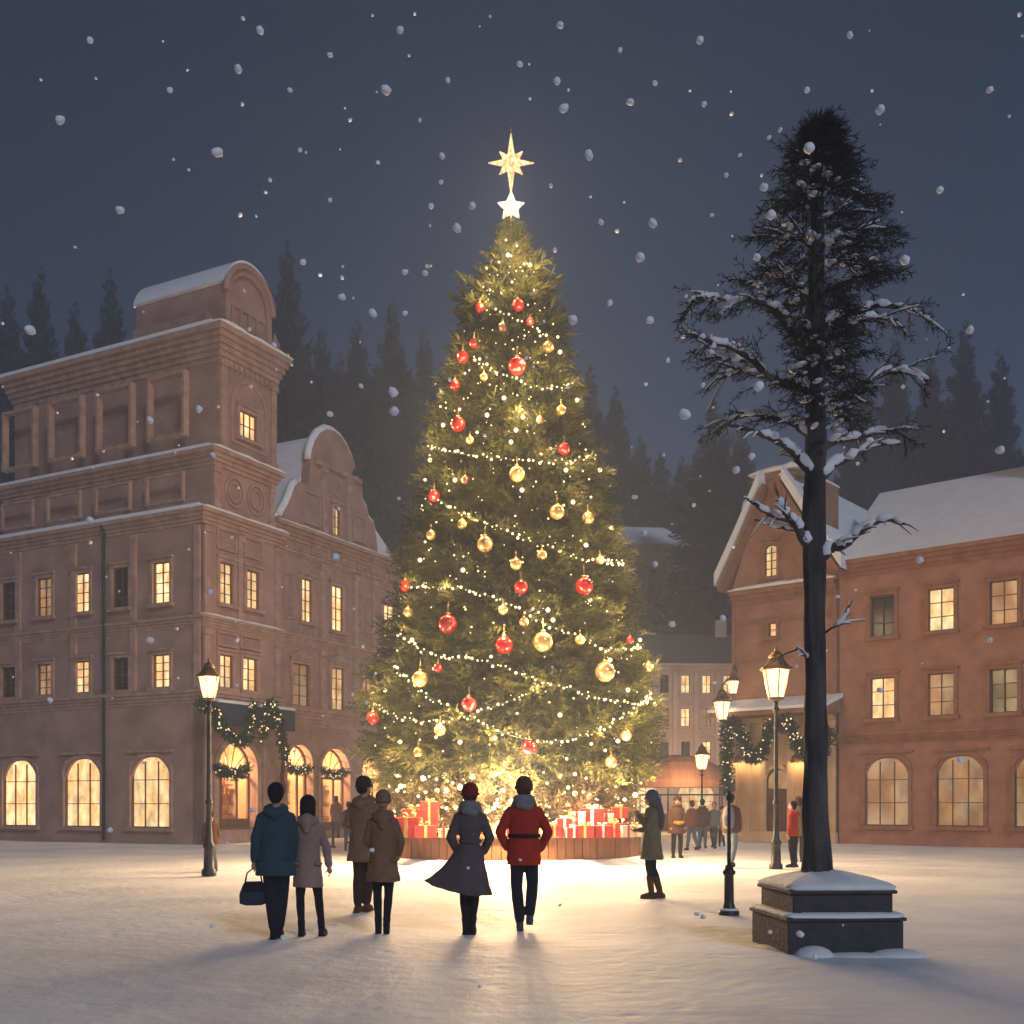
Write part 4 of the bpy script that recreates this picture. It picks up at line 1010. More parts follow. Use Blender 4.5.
# ---------------- hazy buildings behind
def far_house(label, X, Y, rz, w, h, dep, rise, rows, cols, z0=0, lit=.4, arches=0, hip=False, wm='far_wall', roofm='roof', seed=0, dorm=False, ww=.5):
    rd = random.Random(seed)
    e = empty('far_house', (X,Y,z0), rz, label, 'town house')
    wl = MB(); op = []; gh_ = 3.6 if arches else 0
    fh = (h-gh_-.6)/rows; cw = w/cols
    for i in range(cols):
        for j in range(rows):
            x = -w/2+cw*(i+.5); z = gh_+.9+fh*j; op.append((x-cw*ww/2,x+cw*ww/2,z,z+fh*.55))
    ao = [(-w/2+w*(i+.5)/arches-w/arches*.33,-w/2+w*(i+.5)/arches+w/arches*.33,.3,3.1) for i in range(arches)]
    wl.slab(rect(-w/2,w/2,-1 if z0 else 0,h),[rect(*r) for r in op]+[arch(*r) for r in ao],0,.3)
    b0 = -1 if z0 else 0
    wl.box(-w/2,-w/2+.3,.301,dep,b0,h); wl.box(w/2-.3,w/2,.301,dep,b0,h); wl.box(-w/2+.301,w/2-.301,dep-.3,dep,b0,h)
    wl.build('wall', M[wm], e)
    for r in op:
        window(e,*r,rows=2,pane='pane' if rd.random()<lit else rd.choice(['pane_dim','pane_dark','pane_dark']),mt=wm)
    for r in ao: window(e,*r,arched=True,rows=2,cols=3,pane='pane',mt=wm)
    tm = MB(); cornice(tm,-w/2,w/2,h+.05,.5,.35,0,None,3,3); tm.build('cornice', M[wm], e)
    if arches: tm = MB(); cornice(tm,-w/2,w/2,3.7,.35,.3,0,None,3,3); tm.build('string_course', M[wm], e)
    for j in range(1,rows): tm = MB(); cornice(tm,-w/2,w/2,gh_+fh*j+.45,.2,.12,0,None,2); tm.build('string_course', M[wm], e)
    if ww < .5:
        for i in range(cols+1): x = -w/2+w/cols*i; MB().box(max(-w/2,x-.14),min(w/2,x+.14),-.12,-.001,gh_+.15,h-.5).build('pilaster', M[wm], e)
    rf = MB(); q = rise*.9 if hip else 0
    rf.add([(-w/2-.3,-.4,h+.05),(w/2+.3,-.4,h+.05),(w/2+.3,dep+.3,h+.05),(-w/2-.3,dep+.3,h+.05),(-w/2-.3+q,dep/2,h+rise),(w/2+.3-q,dep/2,h+rise)],[(0,1,5,4),(1,2,5),(2,3,4,5),(3,0,4),(3,2,1,0)])
    rf.build('roof', M[roofm], e)
    if dorm:
        ch = MB(); ch.box(w*.2,w*.2+.8,dep/2-.4,dep/2+.4,h+rise*.5,h+rise+1); ch.build('chimney', M[wm], e)
    return e
Xf = (690-CX)*74/F
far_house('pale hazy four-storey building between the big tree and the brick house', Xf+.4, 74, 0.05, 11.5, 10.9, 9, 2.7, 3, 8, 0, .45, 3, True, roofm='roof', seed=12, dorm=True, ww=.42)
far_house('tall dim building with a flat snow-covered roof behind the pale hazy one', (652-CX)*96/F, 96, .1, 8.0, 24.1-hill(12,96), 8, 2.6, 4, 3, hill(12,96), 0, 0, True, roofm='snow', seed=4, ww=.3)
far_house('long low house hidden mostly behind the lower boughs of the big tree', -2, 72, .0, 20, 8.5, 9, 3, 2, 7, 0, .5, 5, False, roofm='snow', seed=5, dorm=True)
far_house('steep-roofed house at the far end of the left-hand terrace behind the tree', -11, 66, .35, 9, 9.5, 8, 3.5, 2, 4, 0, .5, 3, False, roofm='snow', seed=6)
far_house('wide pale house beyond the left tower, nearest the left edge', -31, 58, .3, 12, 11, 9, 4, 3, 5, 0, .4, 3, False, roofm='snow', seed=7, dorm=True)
far_house('dim house closing the right side of the square beyond the red annex', 34, 50, -.6, 13, 9, 9, 4, 2, 5, 0, .5, 3, False, wm='brick', roofm='snow', seed=8, dorm=True)
# market canopy in front of the far building
mk = empty('market_canopy', ((683-CX)*60/F,60,0), .05, 'low market canopy with a domed cloth top in front of the pale hazy building', 'market stall')
for sx in (-2.6,2.6):
    for y in (0,2.4): MB().tube([(sx,y,0),(sx,y,2.5)],.05,8).build('post', M['wood'], mk)
cv = MB(); cv.loft([[(x,-.2+t*2.8/8,2.5+ (1.7*math.sqrt(max(0,1-(x/2.9)**2))+.04)*math.sin(PI*(t+.6)/9.2)) for x in [-2.9+5.8*k/16 for k in range(17)]]+[(x,-.2+t*2.8/8,2.42) for x in (2.9,-2.9)] for t in range(9)])
cv.build('canopy', M['canopy'], mk, False)
ct = MB(); ct.box(-2.5,2.5,.1,.7,0,.95); ct.box(-2.6,2.6,.0,.8,.951,1.0); ct.build('counter', M['wood'], mk)
point((0,-1.6,3.0), 260, (1,.6,.28), .2, 'lamp_or_fill_light', mk)  # added light without a fixture, brightens the canopy cloth
# ---------------- street lamps
street_lamp((W(776,805,24.5).x,24.5,0), 5.0, .94, 'nearest lit street lamp, standing right in front of the brick house', 380)
street_lamp((W(209,805,22.5).x,22.5,0), 4.45, .66, 'lit street lamp at the left in front of the tower house arch', 230)
street_lamp((W(702,805,50).x,50,0), 4.3, 1.0, 'distant hazy street lamp in front of the domed market canopy', 900)
street_lamp((W(668,805,66).x,66,0), 4.2, 1.0, 'farthest street lamp, a small glow just right of the big tree', 2600)
# iron post with collar near the pedestal
bp = empty('iron_post', (W(729,805,14.5).x,14.5,0), 0, 'slim iron post with a thick collared base in the snow left of the pedestal', 'post')
MB().lathe([(.135,-.03),(.135,.05),(.10,.07),(.085,.10),(.065,.16),(.062,.52),(.085,.545),(.085,.58),(.06,.60),(.05,.66)],seg=18).build('base', M['iron'], bp, True)
MB().lathe([(.026,.655),(.022,1.5),(.04,1.52),(.045,1.56),(.02,1.6),(.004,1.64)],seg=12).build('shaft', M['iron'], bp, True)
sn = MB(); sn.ell((.0,0,.07),(.13,.12,.035),12,7); sn.build('snow_cap', M['snow'], bp, True)
bq = empty('bollard', (W(333,805,37).x,37,0), 0, 'short thin bollard in front of the arched shops, left of the walking pair in jeans', 'bollard')
MB().lathe([(.10,0),(.10,.06),(.05,.1),(.045,.75),(.06,.78),(.05,.84),(.01,.87)],seg=12).build('post', M['iron'], bq, True)
# rope barrier / rail at right background
rl_ = empty('railing', (W(640,805,43).x,43,0), 0, 'thin dark railing running behind the strollers right of the big tree', 'railing')
xe = W(722,805,43).x-W(640,805,43).x
MB().tube([(0,0,1.85),(xe,0,1.85)],.03,6).build('rail', M['iron'], rl_)
for k in range(5): MB().tube([(xe*k/4,0,0),(xe*k/4,0,1.85)],.025,6).build('post', M['iron'], rl_)

# ---------------- octagonal stepped pedestal with the snowy tree
PX,PY = 3.16,11.17
pd = empty('stone_pedestal', (PX+.02,PY+.03,0), R(5), 'dark two-step square stone pedestal round the foot of the bare snowy tree', 'pedestal')
def sq(r, z): return [(-r,-r,z),(r,-r,z),(r,r,z),(-r,r,z)]
def soft(r, z, n=32, e=.28): return [(r*math.copysign(abs(math.cos(a))**e,math.cos(a)),r*math.copysign(abs(math.sin(a))**e,math.sin(a)),z+.012*noise.noise(Vector((3*math.cos(a),3*math.sin(a),r*4)))) for a in [2*PI*k/n for k in range(n)]]
m_ = MB(); m_.loft([sq(.575,-.05),sq(.575,.325)]); m_.loft([sq(.60,.324),sq(.60,.36)]); m_.build('lower_step', M['stone'], pd, bevel=.012)
m_ = MB(); m_.loft([sq(.50,.35),sq(.50,.585)]); m_.loft([sq(.535,.584),sq(.535,.62)]); m_.build('upper_step', M['stone'], pd, bevel=.012)
sn = MB(); sn.loft([soft(.600,.361,e=.15),soft(.606,.38,e=.15),soft(.575,.40,e=.15),soft(.495,.405,e=.15)],False); sn.build('step_snow', M['snow'], pd, True)
sn = MB(); sn.loft([soft(.537,.621,e=.15),soft(.555,.65,e=.18),soft(.50,.685,e=.2),soft(.38,.73,e=.4),soft(.2,.78,e=.7),soft(.05,.80,e=1)])
o = sn.build('top_snow', M['snow'], pd, True)
md = MB()
for (x,y,a,b,h) in ((-.34,-.62,.20,.18,.12),(.05,-.62,.40,.16,.05),(.5,-.6,.3,.18,.08),(-.6,-.1,.14,.4,.05)): md.ell((x,y,-.02),(a,b,h),18,9)
md.build('drift', M['snow'], pd, True)
# bare conifer
bt = empty('bare_snowy_tree', (PX,PY,.70), 0, 'dark tree with bare snow-laden limbs rising from the stone pedestal at the right', 'tree')
BX,BY = PX,PY
def tp(px,py,dy=0):
    p = W(px,py,BY+dy); return Vector((p.x-BX,p.y-BY,p.z-.70))
tk = MB()
trunk = [(818,885),(817,840),(816,760),(815,680),(815,600),(814,540),(815,470),(816,400),(815,345),(816,290),(817,230),(818,170),(819,120)]
rad = [.165,.125,.110,.105,.105,.115,.095,.10,.105,.085,.07,.05,.02]
tq = smooth_path([tp(a,b) for a,b in trunk],14); n_ = len(tq); rg = []
for i,p in enumerate(tq):
    r0 = float(np.interp(i/(n_-1)*(len(rad)-1),range(len(rad)),rad)); c_ = p+Vector((.02*noise.noise(Vector((0,0,p.z*1.1))),.02*noise.noise(Vector((3,0,p.z*1.1))),0))
    rg.append([c_+Vector((math.cos(2*PI*k/26),math.sin(2*PI*k/26),0))*r0*(1+.26*noise.noise(Vector((math.cos(2*PI*k/26)*2.2,math.sin(2*PI*k/26)*2.2,p.z*1.7)))+.07*math.sin(k*2*PI/26*9+p.z*1.2)) for k in range(26)])
tk.loft(rg)
tk.tube([tp(818,880)+Vector((-.15,-.05,-.1)),tp(817,865)],[.09,.1],8); tk.tube([tp(818,880)+Vector((.17,0,-.1)),tp(817,862)],[.09,.1],8)
limbs = [ # pixels, dy at the tip, radius
 ([(814,552),(806,543),(797,528),(791,520),(784,510),(777,500)], -.3, .062),
 ([(791,520),(775,517),(762,510),(753,503),(744,498)], -.5, .030),
 ([(797,530),(782,528),(768,524),(754,519)], -.1, .022),
 ([(813,475),(800,462),(790,450),(778,442),(764,436),(748,430),(728,424)], -.5, .050),
 ([(813,440),(800,428),(785,420),(765,416),(745,415),(724,421)], .4, .040),
 ([(812,392),(800,388),(785,384),(768,376),(752,360),(735,350),(718,343),(698,338)], -.4, .055),
 ([(785,384),(768,378),(752,374),(735,372),(716,380)], .2, .035),
 ([(752,360),(738,360),(722,358),(708,351)], -.3, .022),
 ([(812,352),(802,344),(792,332),(783,322),(775,310),(765,305),(750,300),(735,303),(722,312)], -.2, .050),
 ([(783,318),(772,300),(762,288),(752,283)], .1, .028),
 ([(735,303),(720,299),(705,297),(690,301)], -.3, .020),
 ([(814,300),(800,290),(788,285),(775,276),(762,272)], .2, .035),
 ([(815,250),(803,240),(792,238),(780,240),(770,236)], -.1, .030),
 ([(816,210),(806,200),(796,196),(784,192)], .1, .025),
 ([(817,170),(808,160),(800,158)], 0, .018),
 ([(820,560),(832,548),(846,545),(862,530),(884,520),(905,524)], -.3, .055),
 ([(820,480),(834,465),(850,458),(872,446),(900,444)], .3, .048),
 ([(819,410),(835,398),(855,390),(880,376),(905,372),(928,380)], -.2, .052),
 ([(819,350),(832,336),(850,325),(872,318),(898,320)], .2, .045),
 ([(818,300),(832,286),(850,280),(870,272)], -.1, .036),
 ([(818,250),(832,238),(850,235),(864,228)], .1, .030),
 ([(819,200),(832,190),(846,188)], 0, .024),
 ([(814,660),(803,655),(796,648)], -.1, .020),
 ([(819,450),(838,440),(860,438),(885,430),(905,436)], .5, .042),
 ([(819,330),(835,318),(856,312),(880,306),(905,310),(925,318)], .3, .045),
 ([(818,275),(835,262),(855,258),(878,262)], .3, .034),
 ([(818,225),(832,214),(850,212)], .1, .026),
 ([(816,640),(826,632),(840,622),(850,605)], -.1, .018),
]
snl = MB(); tuft_p = []; tuft_d = []; tuft_l = []
rd = random.Random(5)
def limb(path, r, lvl=0):
    global snl
    snl = MB()
    n = len(path); rads = [r*(1-.72*i/(n-1)) for i in range(n)]
    tk.tube(path, rads, 8)
    # snow lying on the upper side in broken lengths
    i = 0
    while i < n-1:
        k = min(n-1, i+rd.randint(3,8)); seg = path[i:k+1]
        if len(seg) > 1 and rd.random() < .75:
            rr = [rads[min(n-1,i+j)]*.95+.014+.008*rd.random() for j in range(len(seg))]; rr[0] *= .4; rr[-1] *= .4
            snl.tube([p+Vector((0,-.006,rads[min(n-1,i+j)]*.75+.008)) for j,p in enumerate(seg)], rr, 7)
        i = k+rd.randint(0,1)
for pl_,dy,r in limbs:
    n = len(pl_); path = smooth_path([tp(a,b,dy*(i/(n-1))**1.2) for i,(a,b) in enumerate(pl_)], 5)
    path = [p+Vector((rd.uniform(-1,1),rd.uniform(-1,1),rd.uniform(-1,1)))*.008 for p in path]
    path[0] = path[0]+Vector((.05,0,0))*(1 if pl_[0][0]<818 else -1)
    limb(path, r)
    up = pl_[0][1] < 470
    for j in range(3,len(path)-1):
        if rd.random() < (.6 if up else .38):
            p = path[j]; t = (path[j+1]-path[j-1]).normalized()
            d = (t*.8+Vector((rd.uniform(-.4,.4),rd.uniform(-1,1),rd.uniform(-.6,.35)))).normalized(); L_ = rd.uniform(.12,.38)
            q = [p, p+d*L_*.5+Vector((0,0,.01)), p+d*L_+Vector((0,0,-.02))]
            tk.tube(q,[.009,.007,.003],5)
            if rd.random()<.65: snl.tube([v+Vector((0,-.004,.012)) for v in q],[.006,.013,.006],5)
            if up:
                for s in (.35,.65,.95):
                    for _ in range(1):
                        tuft_p.append(list(p+d*L_*s)); tuft_d.append([d.x+rd.uniform(-.5,.5),d.y+rd.uniform(-.5,.5),d.z+rd.uniform(-.5,.2)]); tuft_l.append(rd.uniform(.10,.2))
    if snl.v: snl.build('limb_snow', M['snow'], bt, True)
# dense needle tufts toward the crown
for k in range(1500):
    py = 120+rd.random()**1.5*300; lev = (py-120)/300
    hw = 6+52*min(1,lev*2.6)*(.35+.65*math.sin(py*.085+.4)**2)*(1 if lev<.55 else .45); sd_ = rd.uniform(-1,1.5); px = 818+sd_*hw; q = tp(px,py,rd.uniform(-.7,.7)*min(1,lev*3+.2))
    tuft_p.append(list(q)); tuft_d.append([(px-818)*.04+rd.uniform(-.4,.4),rd.uniform(-.7,.7),rd.uniform(-.55,.15)]); tuft_l.append(rd.uniform(.12,.26))
tk.build('trunk', M['bark'], bt, True)
T = spray_template(3,12,.25,.045,12)
link('needles', tri_mesh('needles', place_sprays(T,np.array(tuft_p),np.array(tuft_d),np.array(tuft_l),RNG.uniform(0,6,len(tuft_p)))), needle_mat('bare_tree_needles',(.018,.018,.018),(.05,.042,.036),3,.1), bt)
sc2 = MB().ell((0,0,0),(1.5,1,.5),8,5).mesh('snow_clump'); sc2.materials.append(M['snow']); sc2.shade_smooth()
for k in range(70):
    py = rd.uniform(150,450); px = 818+rd.uniform(-1,1)*46*min(1,(py-120)/140)*(1 if py<320 else .6); q = tp(px,py,rd.uniform(-.4,.1)); a = rd.uniform(.02,.06)
    o = bpy.data.objects.new('snow_clump', sc2); COL.objects.link(o); o.parent = bt; o.location = q; o.scale = (a,a,a); o.rotation_euler = (rd.uniform(-.4,.4),rd.uniform(-.4,.4),rd.uniform(0,6))
# ------------------------------------------------------------------ people (local: facing +y, z up, 1.75 m tall)
def V3(*a): return Vector(a)
def hand(mb, wrist, d, side, curl=.35, fs=1.0):
    """palm, four unequal bent fingers and a thumb; d = forearm direction"""
    d = Vector(d).normalized(); s = Vector((0,1,0)) - d*d.y; s = s.normalized() if s.length > .2 else Vector((1,0,0))   # across the palm (thumb side forward)
    nrm = d.cross(s).normalized()*(-side)     # palm faces the body
    if nrm.x*side > 0: nrm = -nrm
    w = Vector(wrist)
    mb.capsule([w, w+d*.03, w+d*.085],[.024,.030,.034],10)
    mb.capsule([w+d*.03+s*.016, w+d*.09+s*.022],[.022,.02],8); mb.capsule([w+d*.03-s*.016, w+d*.085-s*.022],[.022,.018],8)
    for k,(o,L_) in enumerate(((.033,.072),(.011,.082),(-.011,.076),(-.032,.058))):
        p = w+d*.085+s*o; a = 0; pts = [p-d*.02,p]
        for j in range(3):
            a += curl*(.7+.25*j); seg = L_*(.45,.32,.23)[j]; p = p+(d*math.cos(a)+nrm*math.sin(a)).normalized()*seg; pts.append(p)
        mb.capsule(pts,[.010*fs,.0098*fs,.009*fs,.0085*fs,.007*fs],8)
    p = w+d*.03+s*.028; mb.capsule([p, p+(s*.75+d*.6+nrm*.3)*.035, p+(s*.7+d*.9+nrm*.7)*.06, p+(s*.5+d*1.1+nrm*1.0)*.075],[.014,.012,.010,.008],8)
def person(label, px, feet_py, head_py, yaw=0, legs=None, arms=None, coat=None, cc='taupe', trousers='black', boots='black', hair=None, hairc=None,
           extra=(), detail=True, group=None, skirtfn=None, lean=0, head_yaw=0, female=False):
    D = F*CH/(feet_py-HY); H = (feet_py-head_py)*D/F; s = H/1.775
    root = empty('person', (W(px,HY,D).x, D, ground_z(W(px,HY,D).x,D)), yaw, label, 'person', group); root.scale = (s,s,s)
    legs = legs or [((-.10,.02,.50),(-.10,-.03,.09),(-.12,.13)),((.10,.02,.50),(.10,-.03,.09),(.12,.13))]
    wsh = .155 if female else .178
    arms = arms or [((-.215,.0,1.14),(-.20,.05,.90)),((.215,.0,1.14),(.20,.05,.90))]
    vx = .008 if detail else .016
    b = MB()
    sh = 1.43
    b.loft([[ (rx*math.cos(2*PI*k/16)+0, y+ry*math.sin(2*PI*k/16), z) for k in range(16)] for z,rx,ry,y in
        ((.84,.08,.07,0),(.88,.135,.09,0),(.95,.14,.10,-.01),(1.05,.115,.08,0),(1.12,.108,.075,0),(1.25,.125,.085,0),(1.36,.138,.085,0),(1.43,.115,.07,-.005),(1.48,.06,.055,0))])
    b.capsule([(0,-.005,1.42),(0,0,1.50),(0,.01,1.58)],[.058,.052,.052],12)
    Mh = Matrix.Translation((0,.012,1.648)) @ Matrix.Rotation(head_yaw,4,'Z') @ Matrix.Scale(1.10,4)
    h = MB(Mh); h.ell((0,-.005,.015),(.074,.093,.105),20,14); h.ell((0,.03,-.055),(.052,.06,.055),16,10)
    h.capsule([(0,.082,.025),(0,.102,-.012)],[.010,.014],8)
    h.capsule([(-.02,.084,-.055),(.02,.084,-.055)],[.012,.012],8)
    for sx in (-1,1): h.ell((sx*.075,-.005,0),(.012,.02,.032),10,7)
    b.v2 = None
    n0 = len(b.v); b.v += h.v; b.f += [tuple(i+n0 for i in f) for f in h.f]
    for i,(kn,an,toe) in enumerate(legs):
        sx = -1 if i==0 else 1
        hip = V3(sx*.085,0,.90); kn = V3(*kn); an = V3(*an)
        b.capsule([hip,hip.lerp(kn,.5)+V3(0,.01,0),kn],[.078,.064,.046],12); b.capsule([kn,kn.lerp(an,.3)+V3(0,-.012,0),an],[.045,.046,.030],12)
        b.capsule([an+V3(0,-.03,-.045),V3(toe[0],toe[1],an.z-.055)],[.036,.03],10)
    for i,(el,wr) in enumerate(arms):
        sx = -1 if i==0 else 1
        S = V3(sx*wsh,0,sh-.02); el = V3(*el); wr = V3(*wr)
        S2 = V3(sx*(wsh-.035),0,sh-.06); b.capsule([S2,S2.lerp(el,.5),el],[.040,.036,.032],10); b.capsule([el,el.lerp(wr,.3),wr],[.032,.031,.024],10)
        hand(b, wr, wr-el, sx, .3)
    body = fuse(b,'body',M['skin'],root,vx,3 if detail else 2,.4)
    for sx in (-1,1):
        if detail:
            p = Mh @ V3(sx*.03,.082,.008); MB().ell(tuple(p),(.011,.008,.008),10,7).build('eye', M['eye'], root, True)
    if detail:
        p = Mh @ V3(0,.0985,-.055); MB(Matrix.Translation(p) @ Matrix.Rotation(head_yaw,4,'Z')).ell((0,0,0),(.022,.005,.007),10,6).build('mouth', M['lips'], root, True)
    # trousers
    t = MB(); t.loft([[(rx*math.cos(2*PI*k/16),ry*math.sin(2*PI*k/16),z) for k in range(16)] for z,rx,ry in ((.82,.09,.075),(.86,.155,.11),(.93,.15,.105),(1.0,.125,.085))])
    for i,(kn,an,toe) in enumerate(legs):
        sx = -1 if i==0 else 1; hip = V3(sx*.082,0,.90); kn = V3(*kn); an = V3(*an); q = 0 if female else .014
        t.capsule([hip,hip.lerp(kn,.5)+V3(0,.01,0),kn],[.090,.075+q*.5,.057+q],12)
        t.capsule([kn,kn.lerp(an,.3)+V3(0,-.012,0),an+V3(0,0,.05)],[.055+q,.056+q,.040+q*1.4],12)
    fuse(t,'trousers',M[trousers],root,.012 if detail else .02,3)
    for i,(kn,an,toe) in enumerate(legs):
        f = MB(); kn = V3(*kn); an = V3(*an); up = an.lerp(kn, .62 if boots.endswith('tall') else .25)
        up_r = .060 if boots.endswith('tall') else .050
        f.capsule([up,an.lerp(up,.4),an],[up_r,up_r*.9,.046],12)
        f.capsule([an+V3(0,-.045,-.04),V3(toe[0]*.5+an.x*.5,toe[1]*.4,an.z-.03),V3(toe[0],toe[1],an.z-.05)],[.042,.044,.036],12)
        f.box(min(an.x,toe[0])-.036,max(an.x,toe[0])+.036,an.y-.085,toe[1]+.035,an.z-.092,an.z-.07)
        if female: f.box(an.x-.028,an.x+.028,an.y-.085,an.y-.035,an.z-.092,an.z-.05)
        bo = fuse(f,'boot',M[boots.replace('_tall','')],root,.010 if detail else .018,2)
    # coat
    if coat:
        hem = coat.get('hem',.75); fl = coat.get('flare',.05); ws = coat.get('waist',.0); wid = coat.get('wide',0)
        c = MB(); n = 40
        k1 = wsh/.195
        zs = [(1.50,.085,.08),(1.475,.135,.10),(1.44,.180*k1+.0,.114),(1.38,.208*k1,.128),(1.28,.200*k1,.132),(1.16,.188*k1-ws,.126-ws*.5),(1.08,.188*k1-ws,.128-ws*.5),(.98,.205*k1-ws*.3+wid,.145)]
        m = 8
        for i in range(1,m+1):
            t_ = i/m; z = .98-(.98-hem)*t_; zs.append((z,.205*k1-ws*.3+wid+fl*t_,.145+fl*.7*t_))
        rings = []
        for z,rx,ry in zs:
            ft = max(0,(1.1-z))*coat.get('fold',.05); ring = []
            for k in range(n):
                a = 2*PI*k/n; r = 1+ft*math.sin(a*7+1.3+z*2)+ft*.6*math.sin(a*11+z*5)
                x = rx*r*math.cos(a); y = ry*r*math.sin(a); zz = z
                if skirtfn: x,y,zz = skirtfn(x,y,z,a)
                ring.append((x,y,zz))
            rings.append(ring)
        c.loft(rings)
        for i,(el,wr) in enumerate(arms):
            sx = -1 if i==0 else 1; S = V3(sx*(wsh-.02),0,sh-.045); el = V3(*el); wr = V3(*wr); w2 = el.lerp(wr,.97)
            c.capsule([S,S.lerp(el,.5),el],[.068,.060,.054],14); c.capsule([el,el.lerp(w2,.5),w2],[.054,.052,.049],14)
        co = fuse(c,'coat',M[cc],root,.011 if detail else .018,6,.5)
        # cloth creases
        if detail:
            for v in co.data.vertices:
                p = v.co; e = .010*noise.noise(Vector((p.x*7,p.y*7,p.z*2.2)))+.006*noise.noise(Vector((p.x*6,p.y*6,p.z*17)))*(1 if abs(p.x)>.13 else .5)+.003*noise.noise(Vector((p.x*25,p.y*25,p.z*14)))
                v.co = p+v.normal*e
            back = MB()   # centre back seam
            if False:
                bk = []
                for z in np.linspace(hem+.04,1.38,14):
                    ry = float(np.interp(z,[q[0] for q in zs][::-1],[q[2] for q in zs][::-1])); bk.append((0,-ry-.002,z))
                back.tube(bk,.004,5); back.build('seam', M[cc], root)
        if coat.get('belt'):
            be = MB(); z = 1.10; rx,ry = .195*k1-ws+.008,.132-ws*.5+.008
            be.loft([[((rx+o)*math.cos(2*PI*k/32),(ry+o)*math.sin(2*PI*k/32),z+dz) for k in range(32)] for dz,o in ((-.022,0),(-.02,.008),(.02,.008),(.022,0))])
            be.build('belt', M[coat['belt']], root, True)
        if coat.get('hood'):
            hd = MB(); hc = coat['hood']
            tp_ = [(.105*math.cos(a),.01+.085*math.sin(a),1.485+.025*math.sin(a)) for a in [2*PI*k/18 for k in range(18)]]
            hd.tube(tp_+[tp_[0]],.042,10); hd.capsule([(-.07,-.095,1.46),(0,-.125,1.42),(.07,-.095,1.46)],[.06,.075,.06],12)
            if coat.get('hood_long'): hd.capsule([(0,-.10,1.46),(0,-.13,1.34)],[.10,.05],14)
            fuse(hd,'hood',M[hc],root,.011 if detail else .018,6)
        if coat.get('pockets') and detail:
            for sx in (-1,1):
                MB(Matrix.Translation((sx*.15,-.12,.92))@Matrix.Rotation(sx*.5,4,'Z')).box(-.05,.05,-.012,.03,-.012,.012).build('pocket_flap', M[cc], root, bevel=.004)
    if 'scarf' in dict(extra):
        sf = MB(); 
        for r_,z,tt in ((.098,1.475,.05),(.090,1.53,.042)):
            P_ = [(r_*math.cos(a),.008+r_*.9*math.sin(a),z-.018*math.sin(a)) for a in [2*PI*k/18 for k in range(19)]]; sf.tube(P_,tt,10)
        sf.capsule([(-.05,-.10,1.47),(.05,-.11,1.45)],[.055,.06],10)
        fuse(sf,'scarf',M[dict(extra)['scarf']],root,.011,4)
    hm = M[hairc] if hairc else None
    HM = Mh
    def hb(): return MB(HM)
    if hair == 'short':
        q = hb(); q.ell((0,-.022,.03),(.086,.092,.102),20,14); q.ell((0,-.045,-.01),(.076,.065,.085),16,10)
        for k in range(26): a = random.uniform(0,2*PI); e = random.uniform(.1,1); q.ell((.07*math.cos(a)*e,-.02+.075*math.sin(a)*e,.065+.05*(1-e)),(.022,.022,.022),8,5)
        fuse(q,'hair',hm,root,.009 if detail else .016,2)
    elif hair == 'bob':
        q = hb(); q.ell((0,-.018,.028),(.092,.098,.106),20,14); q.loft([[((rx)*math.cos(2*PI*k/16), -.035+ry*math.sin(2*PI*k/16), z) for k in range(16)] for z,rx,ry in ((.05,.08,.07),(-.02,.094,.078),(-.09,.092,.074),(-.125,.078,.06))])
        fuse(q,'hair',hm,root,.009 if detail else .016,4)
    elif hair == 'long':
        q = hb(); q.ell((0,-.02,.03),(.09,.10,.106),20,14); q.capsule([(0,-.04,.0),(0,-.07,-.12),(0,-.105,-.26),(0,-.11,-.38)],[.088,.085,.075,.05],16)
        fuse(q,'hair',hm,root,.009 if detail else .016,4)
    elif hair in ('beanie','bun_beanie'):
        hc = M[dict(extra)['hat']]
        q = hb(); q.ell((0,-.012,.042),(.090,.102,.100),22,14)
        P_ = [(.086*math.cos(a),-.006+.098*math.sin(a),.012+.006*math.sin(a)) for a in [2*PI*k/20 for k in range(21)]]; q.tube(P_,.016,8)
        fuse(q,'hat',hc,root,.008 if detail else .016,2)
        if hm:
            q = hb(); q.ell((0,-.035,-.02),(.078,.068,.07),16,10); fuse(q,'hair',hm,root,.010 if detail else .016,2)
    elif hair == 'hooded_hair':
        q = hb(); q.ell((0,-.015,.03),(.092,.104,.108),20,14); q.capsule([(0,-.03,0),(0,-.06,-.09)],[.09,.085],14); fuse(q,'hood',M[dict(extra)['hat']],root,.010,4)
        q = hb(); q.capsule([(0,-.06,-.02),(0,-.095,-.14),(0,-.13,-.30),(0,-.14,-.42)],[.07,.078,.075,.05],16); fuse(q,'hair',hm,root,.010,4)
    elif hair == 'hood_up':
        q = hb(); q.ell((0,-.02,.025),(.098,.108,.118),20,14); q.capsule([(0,-.03,-.05),(0,-.045,-.13)],[.095,.10],14)
        fuse(q,'hood',M[dict(extra)['hat']],root,.010 if detail else .016,5)
    for ch in root.children:
        if detail and ch.name.split('.')[0] in ('hair','hat'):
            for v in ch.data.vertices:
                p = v.co; a = math.atan2(p.x,-p.y+.01)
                v.co = p+v.normal*(.006*noise.noise(Vector((a*7,p.z*4,1)))+.003*noise.noise(Vector((a*22,p.z*8,3))) if ch.name.startswith('hair') else .003*noise.noise(Vector((a*16,p.z*70,2))))
    return root, s
